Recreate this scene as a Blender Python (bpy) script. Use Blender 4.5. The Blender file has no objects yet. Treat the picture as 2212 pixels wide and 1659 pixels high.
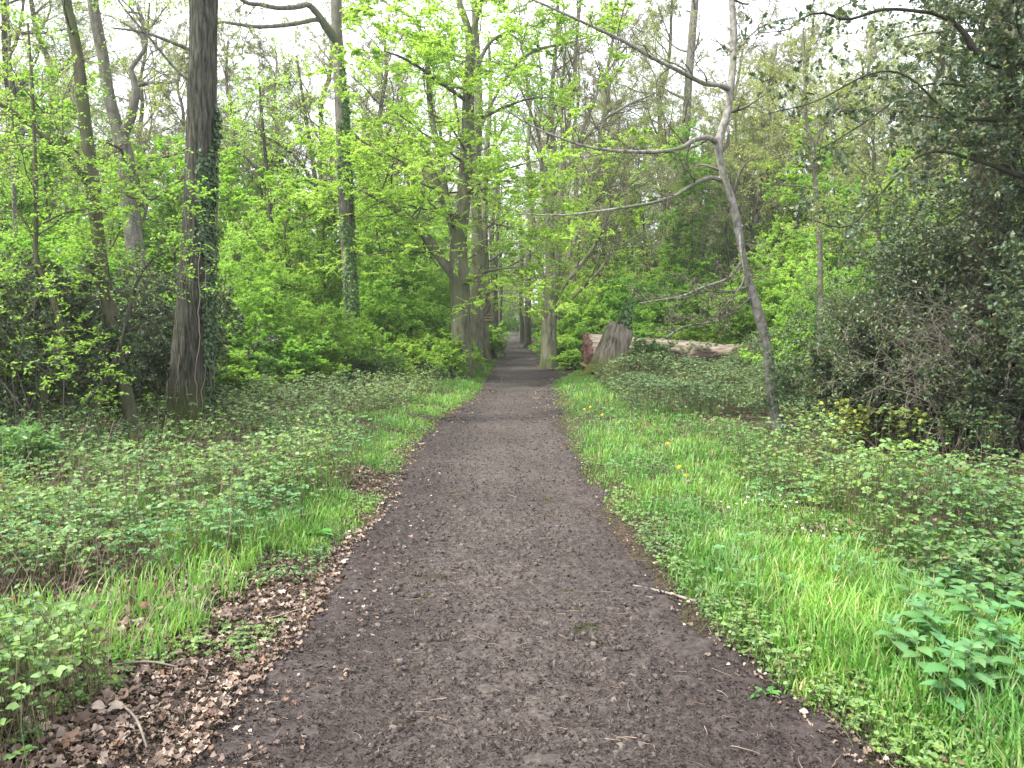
import bpy, math, numpy as np
from mathutils import Vector
SC = bpy.context.scene
COL = SC.collection
rng = np.random.default_rng(11)
TAU = 2*math.pi
R = math.radians

# ------------------------------------------------------------------ camera, sky, sun, exposure
EYE = 1.6
F = 1640.0                                   # focal length in units of a 2212 px wide picture
PITCH = math.atan((829.5-698)/F)
cam = bpy.data.cameras.new('camera'); camo = bpy.data.objects.new('camera', cam); COL.objects.link(camo)
cam.sensor_width = 36; cam.lens = 36*F/2212; cam.clip_start = .05; cam.clip_end = 900
camo.location = (0, 0, EYE); camo.rotation_euler = (math.pi/2-PITCH, 0, 0)
SC.camera = camo
SUN_EL, SUN_AZ = R(52), R(-118)              # azimuth from +Y, clockwise: left and a little behind the camera
w = bpy.data.worlds.new("World"); SC.world = w; w.use_nodes = True
nt = w.node_tree; bg = nt.nodes['Background']
sky = nt.nodes.new('ShaderNodeTexSky'); sky.sky_type = 'NISHITA'; sky.sun_disc = False
sky.sun_elevation = SUN_EL; sky.sun_rotation = SUN_AZ
wn = nt.nodes.new('ShaderNodeTexNoise'); wn.inputs['Scale'].default_value = 2.2; wn.inputs['Detail'].default_value = 5
wr = nt.nodes.new('ShaderNodeValToRGB')
wr.color_ramp.elements[0].position = .35; wr.color_ramp.elements[0].color = (7.2, 7.35, 7.9, 1)
wr.color_ramp.elements[1].position = .65; wr.color_ramp.elements[1].color = (9.2, 9.3, 9.8, 1)
wm = nt.nodes.new('ShaderNodeMix'); wm.data_type = 'RGBA'; wm.inputs[0].default_value = .86
nt.links.new(wn.outputs['Fac'], wr.inputs['Fac'])
nt.links.new(sky.outputs[0], wm.inputs[6]); nt.links.new(wr.outputs[0], wm.inputs[7])
nt.links.new(wm.outputs[2], bg.inputs[0]); bg.inputs[1].default_value = .13
sun = bpy.data.lights.new('sun', 'SUN'); suno = bpy.data.objects.new('sun', sun); COL.objects.link(suno)
sun.energy = 4.0; sun.angle = R(7); sun.color = (1, .95, .86)
sd = Vector((math.sin(SUN_AZ)*math.cos(SUN_EL), math.cos(SUN_AZ)*math.cos(SUN_EL), math.sin(SUN_EL)))
suno.rotation_euler = sd.to_track_quat('Z', 'Y').to_euler()
SC.view_settings.view_transform = 'Standard'; SC.view_settings.look = 'None'
SC.view_settings.gamma = 1; SC.view_settings.exposure = 1.52
SC.cycles.max_bounces = 7; SC.cycles.diffuse_bounces = 4; SC.cycles.transmission_bounces = 5; SC.cycles.transparent_max_bounces = 4

# ------------------------------------------------------------------ helpers
CP, SP = math.cos(PITCH), math.sin(PITCH)
def ray(px, py):
    a = (px-1106)/F; b = -(py-829.5)/F
    return np.array([a, CP + b*SP, -SP + b*CP])
def W(px, py, d):                             # a traced pixel at its own distance d (world y)
    r = ray(px, py); return np.array([0, 0, EYE]) + r*(d/r[1])
def G(px, py):
    r = ray(px, py); return np.array([0, 0, EYE]) + r*(EYE/-r[2])
def toscreen(p):
    x, y, z = p[0], p[1], p[2]-EYE
    f = y*CP - z*SP; u = y*SP + z*CP
    return 1106+F*x/f, 829.5-F*u/f

def _h(i, j, k):
    n = (i*374761393 + j*668265263 + k*2147483647) & 0xffffffff
    n = ((n ^ (n >> 13))*1274126177) & 0xffffffff
    return ((n ^ (n >> 16)) & 0xffff)/65535.0
def vn(p):
    p = np.asarray(p, float); i = np.floor(p).astype(np.int64); f = p-i; f = f*f*(3-2*f)
    x, y, z = i[..., 0], i[..., 1], i[..., 2]; fx, fy, fz = f[..., 0], f[..., 1], f[..., 2]
    def L(a, b, t): return a+(b-a)*t
    return L(L(L(_h(x, y, z), _h(x+1, y, z), fx), L(_h(x, y+1, z), _h(x+1, y+1, z), fx), fy),
             L(L(_h(x, y, z+1), _h(x+1, y, z+1), fx), L(_h(x, y+1, z+1), _h(x+1, y+1, z+1), fx), fy), fz)
def fbm(p, o=4):
    p = np.asarray(p, float); s = 0; a = .5
    for k in range(o): s = s+a*vn(p*2**k+17.3*k); a *= .5
    return s/(1-.5**o)
def n2(x, y, s, z=0.): return fbm(np.stack([x*s, y*s, np.full_like(x, z)], -1), 3)
def sst(a, b, x): t = np.clip((x-a)/(b-a), 0, 1); return t*t*(3-2*t)
def norm(v): return v/np.maximum(np.linalg.norm(v, axis=-1, keepdims=True), 1e-9)

class MB:
    def __init__(s): s.v = []; s.q = []; s.t = []; s.n = 0
    def add(s, v, q=None, t=None):
        v = np.asarray(v, float).reshape(-1, 3)
        if q is not None and len(q): s.q.append(np.asarray(q, np.int64).reshape(-1, 4)+s.n)
        if t is not None and len(t): s.t.append(np.asarray(t, np.int64).reshape(-1, 3)+s.n)
        s.v.append(v); s.n += len(v)
    def build(s, name, m, parent=None, origin=None, smooth=False):
        me = bpy.data.meshes.new(name)
        v = np.concatenate(s.v) if s.v else np.zeros((0, 3))
        if origin is not None: v = v-np.asarray(origin)
        q = np.concatenate(s.q) if s.q else np.zeros((0, 4), np.int64)
        t = np.concatenate(s.t) if s.t else np.zeros((0, 3), np.int64)
        me.vertices.add(len(v)); me.vertices.foreach_set('co', v.astype(np.float32).ravel())
        li = np.concatenate([q.ravel(), t.ravel()]).astype(np.int32)
        me.loops.add(len(li)); me.loops.foreach_set('vertex_index', li)
        me.polygons.add(len(q)+len(t))
        st = np.concatenate([np.arange(len(q))*4, len(q)*4+np.arange(len(t))*3]).astype(np.int32)
        me.polygons.foreach_set('loop_start', st)
        me.update(calc_edges=True)
        if smooth: me.polygons.foreach_set('use_smooth', np.ones(len(q)+len(t), bool))
        me.materials.append(m)
        o = bpy.data.objects.new(name, me); COL.objects.link(o)
        if parent is not None: o.parent = parent
        return o
def tag(o, label=None, cat=None, group=None, kind=None):
    if label: o['label'] = label
    if cat: o['category'] = cat
    if group: o['group'] = group
    if kind: o['kind'] = kind
    return o
def empty(name, loc, label, cat, group=None, rz=0):
    o = bpy.data.objects.new(name, None); COL.objects.link(o); o.location = loc; o.rotation_euler = (0, 0, rz)
    o.empty_display_size = .2
    return tag(o, label, cat, group)
def dup(root, loc, rz=0, sc=(1, 1, 1), label=None, group=None, tilt=0):
    r = root.copy(); COL.objects.link(r); r.location = loc; r.rotation_euler = (tilt, 0, rz); r.scale = sc
    if label: r['label'] = label
    if group: r['group'] = group
    for ch in list(root.children):
        c = ch.copy(); COL.objects.link(c); c.parent = r
        for g in ch.children:
            d = g.copy(); COL.objects.link(d); d.parent = c
    return r

# ------------------------------------------------------------------ tubes, branches
def resample(pts, rad, K, smooth=True):
    pts = np.asarray(pts, float); rad = np.asarray(rad, float)
    if smooth and len(pts) > 2:
        P = np.vstack([2*pts[0]-pts[1], pts, 2*pts[-1]-pts[-2]]); out = []; ro = []
        for i in range(len(pts)-1):
            a, b, c, d = P[i:i+4]
            for t in np.linspace(0, 1, 8, endpoint=False):
                out.append(.5*((2*b)+(c-a)*t+(2*a-5*b+4*c-d)*t*t+(3*b-a-3*c+d)*t**3)); ro.append(rad[i]*(1-t)+rad[i+1]*t)
        out.append(pts[-1]); ro.append(rad[-1]); pts = np.array(out); rad = np.array(ro)
    s = np.concatenate([[0], np.cumsum(np.linalg.norm(np.diff(pts, axis=0), axis=1))])
    u = np.linspace(0, s[-1], K+1)
    return np.stack([np.interp(u, s, pts[:, k]) for k in range(3)], 1), np.interp(u, s, rad)
def frames(pts):
    T = norm(np.gradient(pts, axis=-2)); T0 = norm(pts[..., -1:, :]-pts[..., :1, :])
    ax = np.where(np.abs(T0[..., 2:3]) > .7, np.array([1., 0, 0]), np.array([0, 0, 1.]))
    N = norm(np.cross(T, np.broadcast_to(ax, T.shape))); B = np.cross(T, N)
    return T, N, B
def tubes(mb, pts, rad, sides=3):
    if len(pts) == 0: return
    T, N, B = frames(pts); M, K, _ = pts.shape
    a = np.arange(sides)*TAU/sides
    v = pts[:, :, None]+rad[:, :, None, None]*(np.cos(a)[None, None, :, None]*N[:, :, None]+np.sin(a)[None, None, :, None]*B[:, :, None])
    k, s = np.meshgrid(np.arange(K-1), np.arange(sides), indexing='ij')
    q = np.stack([k*sides+s, k*sides+(s+1) % sides, (k+1)*sides+(s+1) % sides, (k+1)*sides+s], -1).reshape(-1, 4)
    q = (q[None]+(np.arange(M)*K*sides)[:, None, None]).reshape(-1, 4)
    mb.add(v, q)
def trunk(mb, pts, rad, sides=24, step=.06, amp=.06, fa=3., fs=1.2, flare=.5, fl=.35, ridge=True, seed=0., lob=5, cap=False, gn=0.):
    pts = np.asarray(pts, float)
    L = np.linalg.norm(np.diff(pts, axis=0), axis=1).sum(); K = max(6, int(L/step))
    P, r = resample(pts, rad, K); T, N, B = frames(P)
    s = np.linspace(0, L, K+1)[:, None]; a = (np.arange(sides)*TAU/sides)[None]
    q = np.stack([np.cos(a)*fa+seed+0*s, np.sin(a)*fa+0*s+3, s*fs+0*a], -1)
    n = fbm(q, 4)
    if ridge: n = 1-np.abs(2*n-1)*2
    else: n = 2*n-1
    big = fbm(np.stack([np.cos(a)*.9+seed+5+0*s, np.sin(a)*.9+0*s, s*.7+0*a], -1), 2)-.5
    low = np.exp(-s/fl)
    lobf = .35*np.cos(a*lob+seed*3)+.25*np.cos(a*(lob-2)+seed)
    rr = r[:, None]*(.94+amp*n+.2*big+gn*np.cos(a*7+seed)*.06)*(1+flare*low*(1+lobf))
    v = P[:, None]+rr[..., None]*(np.cos(a)[..., None]*N[:, None]+np.sin(a)[..., None]*B[:, None])
    k, sd_ = np.meshgrid(np.arange(K), np.arange(sides), indexing='ij')
    qd = np.stack([k*sides+sd_, k*sides+(sd_+1) % sides, (k+1)*sides+(sd_+1) % sides, (k+1)*sides+sd_], -1).reshape(-1, 4)
    mb.add(v, qd)
    if cap:
        c = v[-1].mean(0)-T[-1]*rad[-1]*.3; o = np.vstack([v[-1], c[None]])
        mb.add(o, None, [(i, (i+1) % sides, sides) for i in range(sides)])
    return P, r, rr
def extend(P, D, L, Rr, K, wig, up, end=.3):
    n = len(P); pts = np.zeros((n, K+1, 3)); pts[:, 0] = P; D = norm(D); up = np.array([0, 0, up]) if np.isscalar(up) else up
    bend = rng.normal(size=(n, 3))*wig*.5
    for k in range(K):
        D = norm(D+rng.normal(size=(n, 3))*wig+bend+up/K)
        P = P+D*(L/K)[:, None]; pts[:, k+1] = P
    t = np.linspace(0, 1, K+1)[None]
    return pts, Rr[:, None]*(1-t*(1-end))
def spawn(pts, rad, n, t0, t1, a0, a1, lr, rr, flat=1., taper=.5, absL=None):
    M, K1, _ = pts.shape; K = K1-1
    t = (t0+(t1-t0)*(np.arange(n)[None]+rng.random((M, n)))/n).ravel()
    i = np.repeat(np.arange(M), n); f = t*K; k = np.minimum(f.astype(int), K-1); f = f-k
    p = pts[i, k]*(1-f)[:, None]+pts[i, k+1]*f[:, None]; T = norm(pts[i, k+1]-pts[i, k])
    r = rad[i, k]*(1-f)+rad[i, k+1]*f
    perp = norm(np.cross(T, rng.normal(size=T.shape))); ang = rng.uniform(a0, a1, len(i))
    D = np.cos(ang)[:, None]*T+np.sin(ang)[:, None]*perp; D[:, 2] *= flat; D = norm(D)
    PL = np.linalg.norm(np.diff(pts, axis=1), axis=2).sum(1)
    L = (PL[i] if absL is None else absL)*lr*(1-taper*t)*rng.uniform(.6, 1.25, len(i))
    return p, D, L, r*rr*rng.uniform(.7, 1, len(i))

# ------------------------------------------------------------------ leaf templates (x forward, y side, z normal)
def tpl(v, q=(), t=()): return (np.array(v, float), np.array(q, int).reshape(-1, 4), np.array(t, int).reshape(-1, 3))
LEAF = tpl([(0, 0, 0), (.32, .3, .1), (.72, .24, .06), (1, 0, -.05), (.72, -.24, .06), (.32, -.3, .1)], [(0, 5, 4, 3), (0, 3, 2, 1)])
LEAFW = tpl([(0, 0, 0), (.3, .4, .12), (.72, .3, .06), (1, 0, -.1), (.72, -.3, .06), (.3, -.4, .12)], [(0, 5, 4, 3), (0, 3, 2, 1)])
LEAFS = tpl([(0, 0, 0), (.5, .3, .08), (1, 0, -.05), (.5, -.3, .08)], [], [(0, 3, 2), (0, 2, 1)])
def fan(out, c):                               # outline fan about a midpoint
    v = [c]+out; n = len(out); return tpl(v, [], [(0, i+1, (i+1) % n+1) for i in range(n)])
IVY = fan([(0, 0, 0), (-.08, .3, .02), (.22, .5, .06), (.42, .3, .05), (.72, .38, .02), (1, 0, -.08), (.72, -.38, .02), (.42, -.3, .05), (.22, -.5, .06), (-.08, -.3, .02)], (.4, 0, -.03))
HOLLY = fan([(0, 0, 0), (.12, .17, .03), (.22, .33, .14), (.36, .2, .02), (.5, .36, .14), (.64, .18, .02), (.78, .25, .12), (.86, .1, .0), (1.05, 0, -.08),
             (.86, -.1, .0), (.78, -.25, .12), (.64, -.18, .02), (.5, -.36, .14), (.36, -.2, .02), (.22, -.33, .14), (.12, -.17, .03)], (.45, 0, -.06))
def serrated(wd, n, droop):
    v = []; q = []; t = []
    for i in range(n+1):
        x = i/n; ww = wd*math.sin(math.pi*min(1, x*.93+.07)**.75); z = -droop*x*x
        v += [(x, 0, z), (x+.06 if i < n else x, ww, z+.1*ww), (x+.06 if i < n else x, -ww, z+.1*ww), (x+.05, ww*.72, z+.06*ww), (x+.05, -ww*.72, z+.06*ww)]
    for i in range(n):
        a = i*5; b = a+5
        q += [(a, b, b+3, a+1), (a, a+2, b+4, b)]
    return tpl(v, q, t)
NETTLE = serrated(.34, 9, .35)
DOCK = None
def strapleaf(n=7, wd=.13, droop=.5, wave=.03):
    v = []; q = []
    for i in range(n+1):
        x = i/n; ww = wd*(math.sin(math.pi*(x*.92+.05))**.7); z = x*.55-droop*x*x*1.1
        v += [(x*.8, 0, z), (x*.8, ww, z+.05+wave*math.sin(i*2.3)), (x*.8, -ww, z+.05+wave*math.cos(i*2.9))]
    for i in range(n): a = 3*i; b = a+3; q += [(a, b, b+1, a+1), (a, a+2, b+2, b)]
    return tpl(v, q)
DOCK = strapleaf()
def dead(seed):
    r = np.random.default_rng(seed); n = 12; o = []
    for i in range(n):
        a = TAU*i/n; rr = (.5 if i % 2 else .36)*r.uniform(.8, 1.15)
        o.append((.5+math.cos(a)*rr, math.sin(a)*rr*.62, r.uniform(-.05, .25)*(1+.6*(i % 3 == 0))))
    return fan(o, (.5, 0, -.02))
DEAD = [dead(k) for k in range(4)]
def scatter(mb, tp, P, X, N, S, wid=None):
    if len(P) == 0: return
    v, q, t = tp; X = norm(X); Y = norm(np.cross(N, X)); Z = np.cross(X, Y)
    S = np.broadcast_to(S, (len(P),)); wd = S if wid is None else S*wid
    o = P[:, None]+(v[None, :, 0:1]*S[:, None, None])*X[:, None]+(v[None, :, 1:2]*wd[:, None, None])*Y[:, None]+(v[None, :, 2:3]*S[:, None, None])*Z[:, None]
    off = (np.arange(len(P))*len(v))[:, None, None]
    mb.add(o, (q[None]+off).reshape(-1, 4) if len(q) else None, (t[None]+off).reshape(-1, 3) if len(t) else None)
def leaves_on(mb, pts, n, size, tp=LEAFS, flat=.45, ang=.9, t0=.1, droop=0., var=.35):
    M, K1, _ = pts.shape
    if M == 0: return
    K = K1-1; t = (t0+(1-t0)*(np.arange(n)[None]+rng.random((M, n)))/n).ravel(); i = np.repeat(np.arange(M), n)
    f = t*K; k = np.minimum(f.astype(int), K-1); f = f-k
    p = pts[i, k]*(1-f)[:, None]+pts[i, k+1]*f[:, None]; T = norm(pts[i, k+1]-pts[i, k])
    up = norm(np.array([0, 0, 1.])+rng.normal(size=T.shape)*flat)
    side = norm(np.cross(up, T))*np.where(rng.random(len(i)) < .5, 1, -1)[:, None]
    a = rng.normal(ang, .35, len(i))[:, None]
    X = np.cos(a)*T+np.sin(a)*side+np.array([0, 0, -droop])
    scatter(mb, tp, p, X, up, size*rng.uniform(1-var, 1+var, len(i)))

# ------------------------------------------------------------------ materials
def mat(name):
    m = bpy.data.materials.new(name); m.use_nodes = True; return m, m.node_tree, m.node_tree.nodes['Principled BSDF']
def ramp(nt, cols):
    r = nt.nodes.new('ShaderNodeValToRGB'); e = r.color_ramp.elements
    while len(e) < len(cols): e.new(.5)
    for k, (p, c) in enumerate(cols): e[k].position = p; e[k].color = (*c, 1)
    return r
def leafmat(name, cols, rough=.5, trans=.4, tcol=1.5, spec=.35, patch=0.):
    m, nt, b = mat(name); g = nt.nodes.new('ShaderNodeNewGeometry')
    n = len(cols); r = ramp(nt, [(k/(n-1), c) for k, c in enumerate(cols)])
    nt.links.new(g.outputs['Random Per Island'], r.inputs[0])
    if patch:
        tc = nt.nodes.new('ShaderNodeTexCoord'); pn = nt.nodes.new('ShaderNodeTexNoise'); pn.inputs['Scale'].default_value = patch; pn.inputs['Detail'].default_value = 4; nt.links.new(tc.outputs['Object'], pn.inputs[0])
        pr = ramp(nt, [(.36, (.66, .78, .85)), (.5, (1, 1, 1)), (.64, (1.28, 1.2, 1.05))]); nt.links.new(pn.outputs[0], pr.inputs[0]); pm = nt.nodes.new('ShaderNodeMix'); pm.data_type = 'RGBA'; pm.blend_type = 'MULTIPLY'; pm.inputs[0].default_value = 1; pm.clamp_result = False
        nt.links.new(r.outputs[0], pm.inputs[6]); nt.links.new(pr.outputs[0], pm.inputs[7]); rout = pm.outputs[2]
    else: rout = r.outputs[0]
    ob = nt.nodes.new('ShaderNodeObjectInfo'); hs = nt.nodes.new('ShaderNodeHueSaturation')
    mr = nt.nodes.new('ShaderNodeMapRange'); mr.inputs[3].default_value = .485; mr.inputs[4].default_value = .512
    nt.links.new(ob.outputs['Random'], mr.inputs[0]); nt.links.new(mr.outputs[0], hs.inputs['Hue']); nt.links.new(rout, hs.inputs['Color'])
    nt.links.new(hs.outputs[0], b.inputs['Base Color']); b.inputs['Roughness'].default_value = rough
    b.inputs['Specular IOR Level'].default_value = spec
    if trans > 0:
        t = nt.nodes.new('ShaderNodeBsdfTranslucent'); gm = nt.nodes.new('ShaderNodeMix'); gm.data_type = 'RGBA'; gm.blend_type = 'MULTIPLY'; gm.inputs[0].default_value = 1
        nt.links.new(hs.outputs[0], gm.inputs[6]); gm.inputs[7].default_value = (tcol*1.05, tcol*1.05, tcol*.6, 1)
        gm.clamp_result = False
        nt.links.new(gm.outputs[2], t.inputs[0]); mx = nt.nodes.new('ShaderNodeMixShader'); mx.inputs[0].default_value = trans
        nt.links.new(b.outputs[0], mx.inputs[1]); nt.links.new(t.outputs[0], mx.inputs[2])
        nt.links.new(mx.outputs[0], nt.nodes['Material Output'].inputs[0])
    return m
def barkmat(name, c0, c1, c2=None, moss=(.05, .07, .02), mossamt=.3, sc=9., zs=.18, bump=.4, mossz=0.):
    m, nt, b = mat(name); N = nt.nodes.new; Lk = nt.links.new
    tc = N('ShaderNodeTexCoord'); mp = N('ShaderNodeMapping'); mp.inputs['Scale'].default_value = (sc, sc, sc*zs); Lk(tc.outputs['Object'], mp.inputs[0])
    n1 = N('ShaderNodeTexNoise'); n1.inputs['Scale'].default_value = 1.6; n1.inputs['Detail'].default_value = 8; n1.inputs['Roughness'].default_value = .62; Lk(mp.outputs[0], n1.inputs[0])
    r = ramp(nt, [(.36, c0), (.51, c1), (.75, c2 or tuple(min(1, x*1.35) for x in c1))]); Lk(n1.outputs[0], r.inputs[0])
    n2_ = N('ShaderNodeTexNoise'); n2_.inputs['Scale'].default_value = .9; n2_.inputs['Detail'].default_value = 5; Lk(tc.outputs['Object'], n2_.inputs[0])
    mr = N('ShaderNodeMapRange'); mr.inputs[1].default_value = .62-.35*mossamt; mr.inputs[2].default_value = .78-.35*mossamt; mr.inputs[4].default_value = .85
    Lk(n2_.outputs[0], mr.inputs[0])
    fac = mr.outputs[0]
    if mossz > 0:                              # moss grows round the foot of the trunk
        sx = N('ShaderNodeSeparateXYZ'); Lk(tc.outputs['Object'], sx.inputs[0])
        ad = N('ShaderNodeMath'); ad.operation = 'MULTIPLY_ADD'; Lk(n1.outputs[0], ad.inputs[0]); ad.inputs[1].default_value = 1.1; Lk(sx.outputs[2], ad.inputs[2])
        m2 = N('ShaderNodeMapRange'); m2.inputs[1].default_value = mossz+.45; m2.inputs[2].default_value = mossz+.9; m2.inputs[3].default_value = 1; m2.inputs[4].default_value = 0
        Lk(ad.outputs[0], m2.inputs[0]); mxx = N('ShaderNodeMath'); mxx.operation = 'MAXIMUM'; Lk(m2.outputs[0], mxx.inputs[0]); Lk(fac, mxx.inputs[1]); fac = mxx.outputs[0]
    mx = N('ShaderNodeMix'); mx.data_type = 'RGBA'; Lk(fac, mx.inputs[0]); Lk(r.outputs[0], mx.inputs[6]); mx.inputs[7].default_value = (*moss, 1)
    Lk(mx.outputs[2], b.inputs['Base Color']); b.inputs['Roughness'].default_value = .92; b.inputs['Specular IOR Level'].default_value = .2
    bp = N('ShaderNodeBump'); bp.inputs['Strength'].default_value = bump; bp.inputs['Distance'].default_value = .03; Lk(n1.outputs[0], bp.inputs['Height']); Lk(bp.outputs[0], b.inputs['Normal'])
    return m
def noisemat(name, cols, sc=3., det=8, bump=.3, rough=.95, dist=.02, sc2=None, cols2=None):
    m, nt, b = mat(name); N = nt.nodes.new; Lk = nt.links.new; tc = N('ShaderNodeTexCoord')
    n1 = N('ShaderNodeTexNoise'); n1.inputs['Scale'].default_value = sc; n1.inputs['Detail'].default_value = det; n1.inputs['Roughness'].default_value = .65; Lk(tc.outputs['Object'], n1.inputs[0])
    r = ramp(nt, cols); Lk(n1.outputs[0], r.inputs[0]); out = r.outputs[0]
    if cols2:
        n3 = N('ShaderNodeTexNoise'); n3.inputs['Scale'].default_value = sc2; n3.inputs['Detail'].default_value = 4; Lk(tc.outputs['Object'], n3.inputs[0])
        r2 = ramp(nt, cols2); Lk(n3.outputs[0], r2.inputs[0]); mx = N('ShaderNodeMix'); mx.data_type = 'RGBA'; mx.blend_type = 'MULTIPLY'; mx.inputs[0].default_value = 1; mx.clamp_result = False
        Lk(out, mx.inputs[6]); Lk(r2.outputs[0], mx.inputs[7]); out = mx.outputs[2]
    Lk(out, b.inputs['Base Color']); b.inputs['Roughness'].default_value = rough; b.inputs['Specular IOR Level'].default_value = .25
    bp = N('ShaderNodeBump'); bp.inputs['Strength'].default_value = bump; bp.inputs['Distance'].default_value = dist; Lk(n1.outputs[0], bp.inputs['Height']); Lk(bp.outputs[0], b.inputs['Normal'])
    return m

M_soil = noisemat('path soil', [(.3, (.021, .0167, .016)), (.5, (.0445, .0375, .0355)), (.68, (.074, .0645, .06))], sc=26, det=9, bump=.8, dist=.012, sc2=.8,
                  cols2=[(.35, (.82, .8, .8)), (.65, (1.2, 1.18, 1.15))])
def worn(m):
    nt = m.node_tree; N = nt.nodes.new; Lk = nt.links.new; b = nt.nodes['Principled BSDF']; src = b.inputs['Base Color'].links[0].from_socket
    tc = N('ShaderNodeTexCoord'); nz = N('ShaderNodeTexNoise'); nz.inputs['Scale'].default_value = 1.6; nz.inputs['Detail'].default_value = 6; Lk(tc.outputs['Object'], nz.inputs[0])
    sx = N('ShaderNodeSeparateXYZ'); Lk(tc.outputs['Object'], sx.inputs[0]); a = N('ShaderNodeMath'); a.operation = 'ABSOLUTE'; Lk(sx.outputs[0], a.inputs[0])
    ad = N('ShaderNodeMath'); ad.operation = 'MULTIPLY_ADD'; ad.inputs[1].default_value = 1.5; Lk(nz.outputs[0], ad.inputs[0]); Lk(a.outputs[0], ad.inputs[2])
    mr = N('ShaderNodeMapRange'); mr.inputs[1].default_value = 1.1; mr.inputs[2].default_value = 1.85; mr.inputs[3].default_value = 1; mr.inputs[4].default_value = 0; Lk(ad.outputs[0], mr.inputs[0])
    r = ramp(nt, [(0., (.74, .7, .7)), (1., (1.22, 1.23, 1.19))]); Lk(mr.outputs[0], r.inputs[0]); mx = N('ShaderNodeMix'); mx.data_type = 'RGBA'; mx.blend_type = 'MULTIPLY'; mx.inputs[0].default_value = 1; mx.clamp_result = False
    Lk(src, mx.inputs[6]); Lk(r.outputs[0], mx.inputs[7]); Lk(mx.outputs[2], b.inputs['Base Color'])
worn(M_soil)
M_ground = noisemat('woodland soil', [(.3, (.022, .016, .011)), (.5, (.055, .038, .026)), (.7, (.1, .07, .05))], sc=14, det=9, bump=.9, dist=.03, sc2=.35,
                    cols2=[(.4, (1, 1, 1)), (.6, (.6, .95, .45))])
M_litter = leafmat('dead leaves', [(.3, .235, .185), (.1, .07, .054), (.2, .145, .11), (.055, .04, .033), (.08, .055, .043), (.4, .33, .27), (.15, .085, .05), (.12, .09, .075)], trans=.12, tcol=1., rough=.6, spec=.3)
M_crumb = leafmat('soil crumbs', [(.013, .01, .009), (.033, .025, .023), (.022, .016, .015), (.045, .035, .032), (.07, .052, .045)], trans=0, rough=.9, spec=.15)
M_stone = leafmat('path stones', [(.085, .074, .065), (.06, .052, .047), (.11, .097, .085), (.075, .065, .058)], trans=0, rough=.85, spec=.2)
M_twigd = leafmat('dead twigs', [(.1, .075, .055), (.2, .16, .12), (.07, .05, .04), (.28, .22, .17)], trans=0, rough=.85, spec=.2)
M_grass = leafmat('grass blades', [(.1, .25, .035), (.155, .32, .055), (.12, .28, .045), (.2, .35, .085), (.085, .21, .035), (.14, .31, .055), (.3, .28, .15), (.11, .27, .045)], trans=.38, tcol=1.4, rough=.5, patch=1.3)
M_bramble = leafmat('bramble leaves', [(.08, .17, .05), (.13, .245, .085), (.05, .11, .035), (.18, .31, .13), (.095, .19, .06), (.14, .27, .05), (.12, .09, .05)], trans=.33, tcol=1.4, rough=.5, patch=.9)
M_brambl2 = leafmat('dull bramble leaves', [(.085, .155, .06), (.11, .2, .07), (.06, .1, .04), (.14, .24, .09), (.1, .17, .06), (.11, .09, .055)], trans=.28, tcol=1.3, rough=.5, patch=.6)
M_nettle = leafmat('nettle leaves', [(.07, .19, .07), (.1, .23, .09), (.08, .2, .06), (.13, .26, .1)], trans=.3, tcol=1.3, rough=.55)
M_stem = leafmat('green stems', [(.06, .1, .03), (.09, .07, .04), (.11, .13, .05)], trans=0, rough=.7)
M_dock = leafmat('dock leaves', [(.06, .2, .03), (.1, .26, .05), (.08, .2, .045)], trans=.35, tcol=1.4, rough=.4)
M_ivy = leafmat('ivy leaves', [(.018, .045, .014), (.035, .075, .022), (.065, .12, .045), (.025, .055, .018)], trans=.12, rough=.5, spec=.3)
M_ivy2 = leafmat('young ivy leaves', [(.05, .11, .03), (.08, .16, .04), (.11, .2, .06), (.06, .12, .03)], trans=.2, rough=.5, spec=.3)
M_holly = leafmat('holly leaves', [(.035, .065, .032), (.055, .095, .045), (.08, .125, .065), (.045, .08, .038), (.1, .11, .045), (.14, .17, .055)], trans=.18, rough=.36, spec=.5)
M_hollyy = leafmat('yellowing leaves', [(.22, .28, .03), (.1, .17, .03), (.3, .32, .05), (.08, .15, .03), (.06, .11, .03)], trans=.25, rough=.45)
M_beech = leafmat('young beech leaves', [(.24, .41, .07), (.31, .48, .1), (.27, .44, .085), (.38, .54, .15)], trans=.5, tcol=1.4, rough=.45)
M_hazel = leafmat('hornbeam leaves', [(.15, .31, .05), (.21, .38, .065), (.18, .34, .06), (.27, .43, .095)], trans=.5, tcol=1.4, rough=.45)
M_birchl = leafmat('opening leaves', [(.19, .27, .07), (.25, .33, .09), (.21, .27, .09), (.3, .36, .13)], trans=.45, tcol=1.4, rough=.5)
M_bud = leafmat('leaf buds', [(.24, .26, .12), (.18, .21, .09), (.28, .31, .14), (.22, .2, .12)], trans=.3, tcol=1.3, rough=.6)
M_bbush = leafmat('bush leaves', [(.1, .21, .06), (.15, .27, .08), (.12, .24, .08), (.08, .17, .05)], trans=.38, tcol=1.4, rough=.45)

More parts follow.
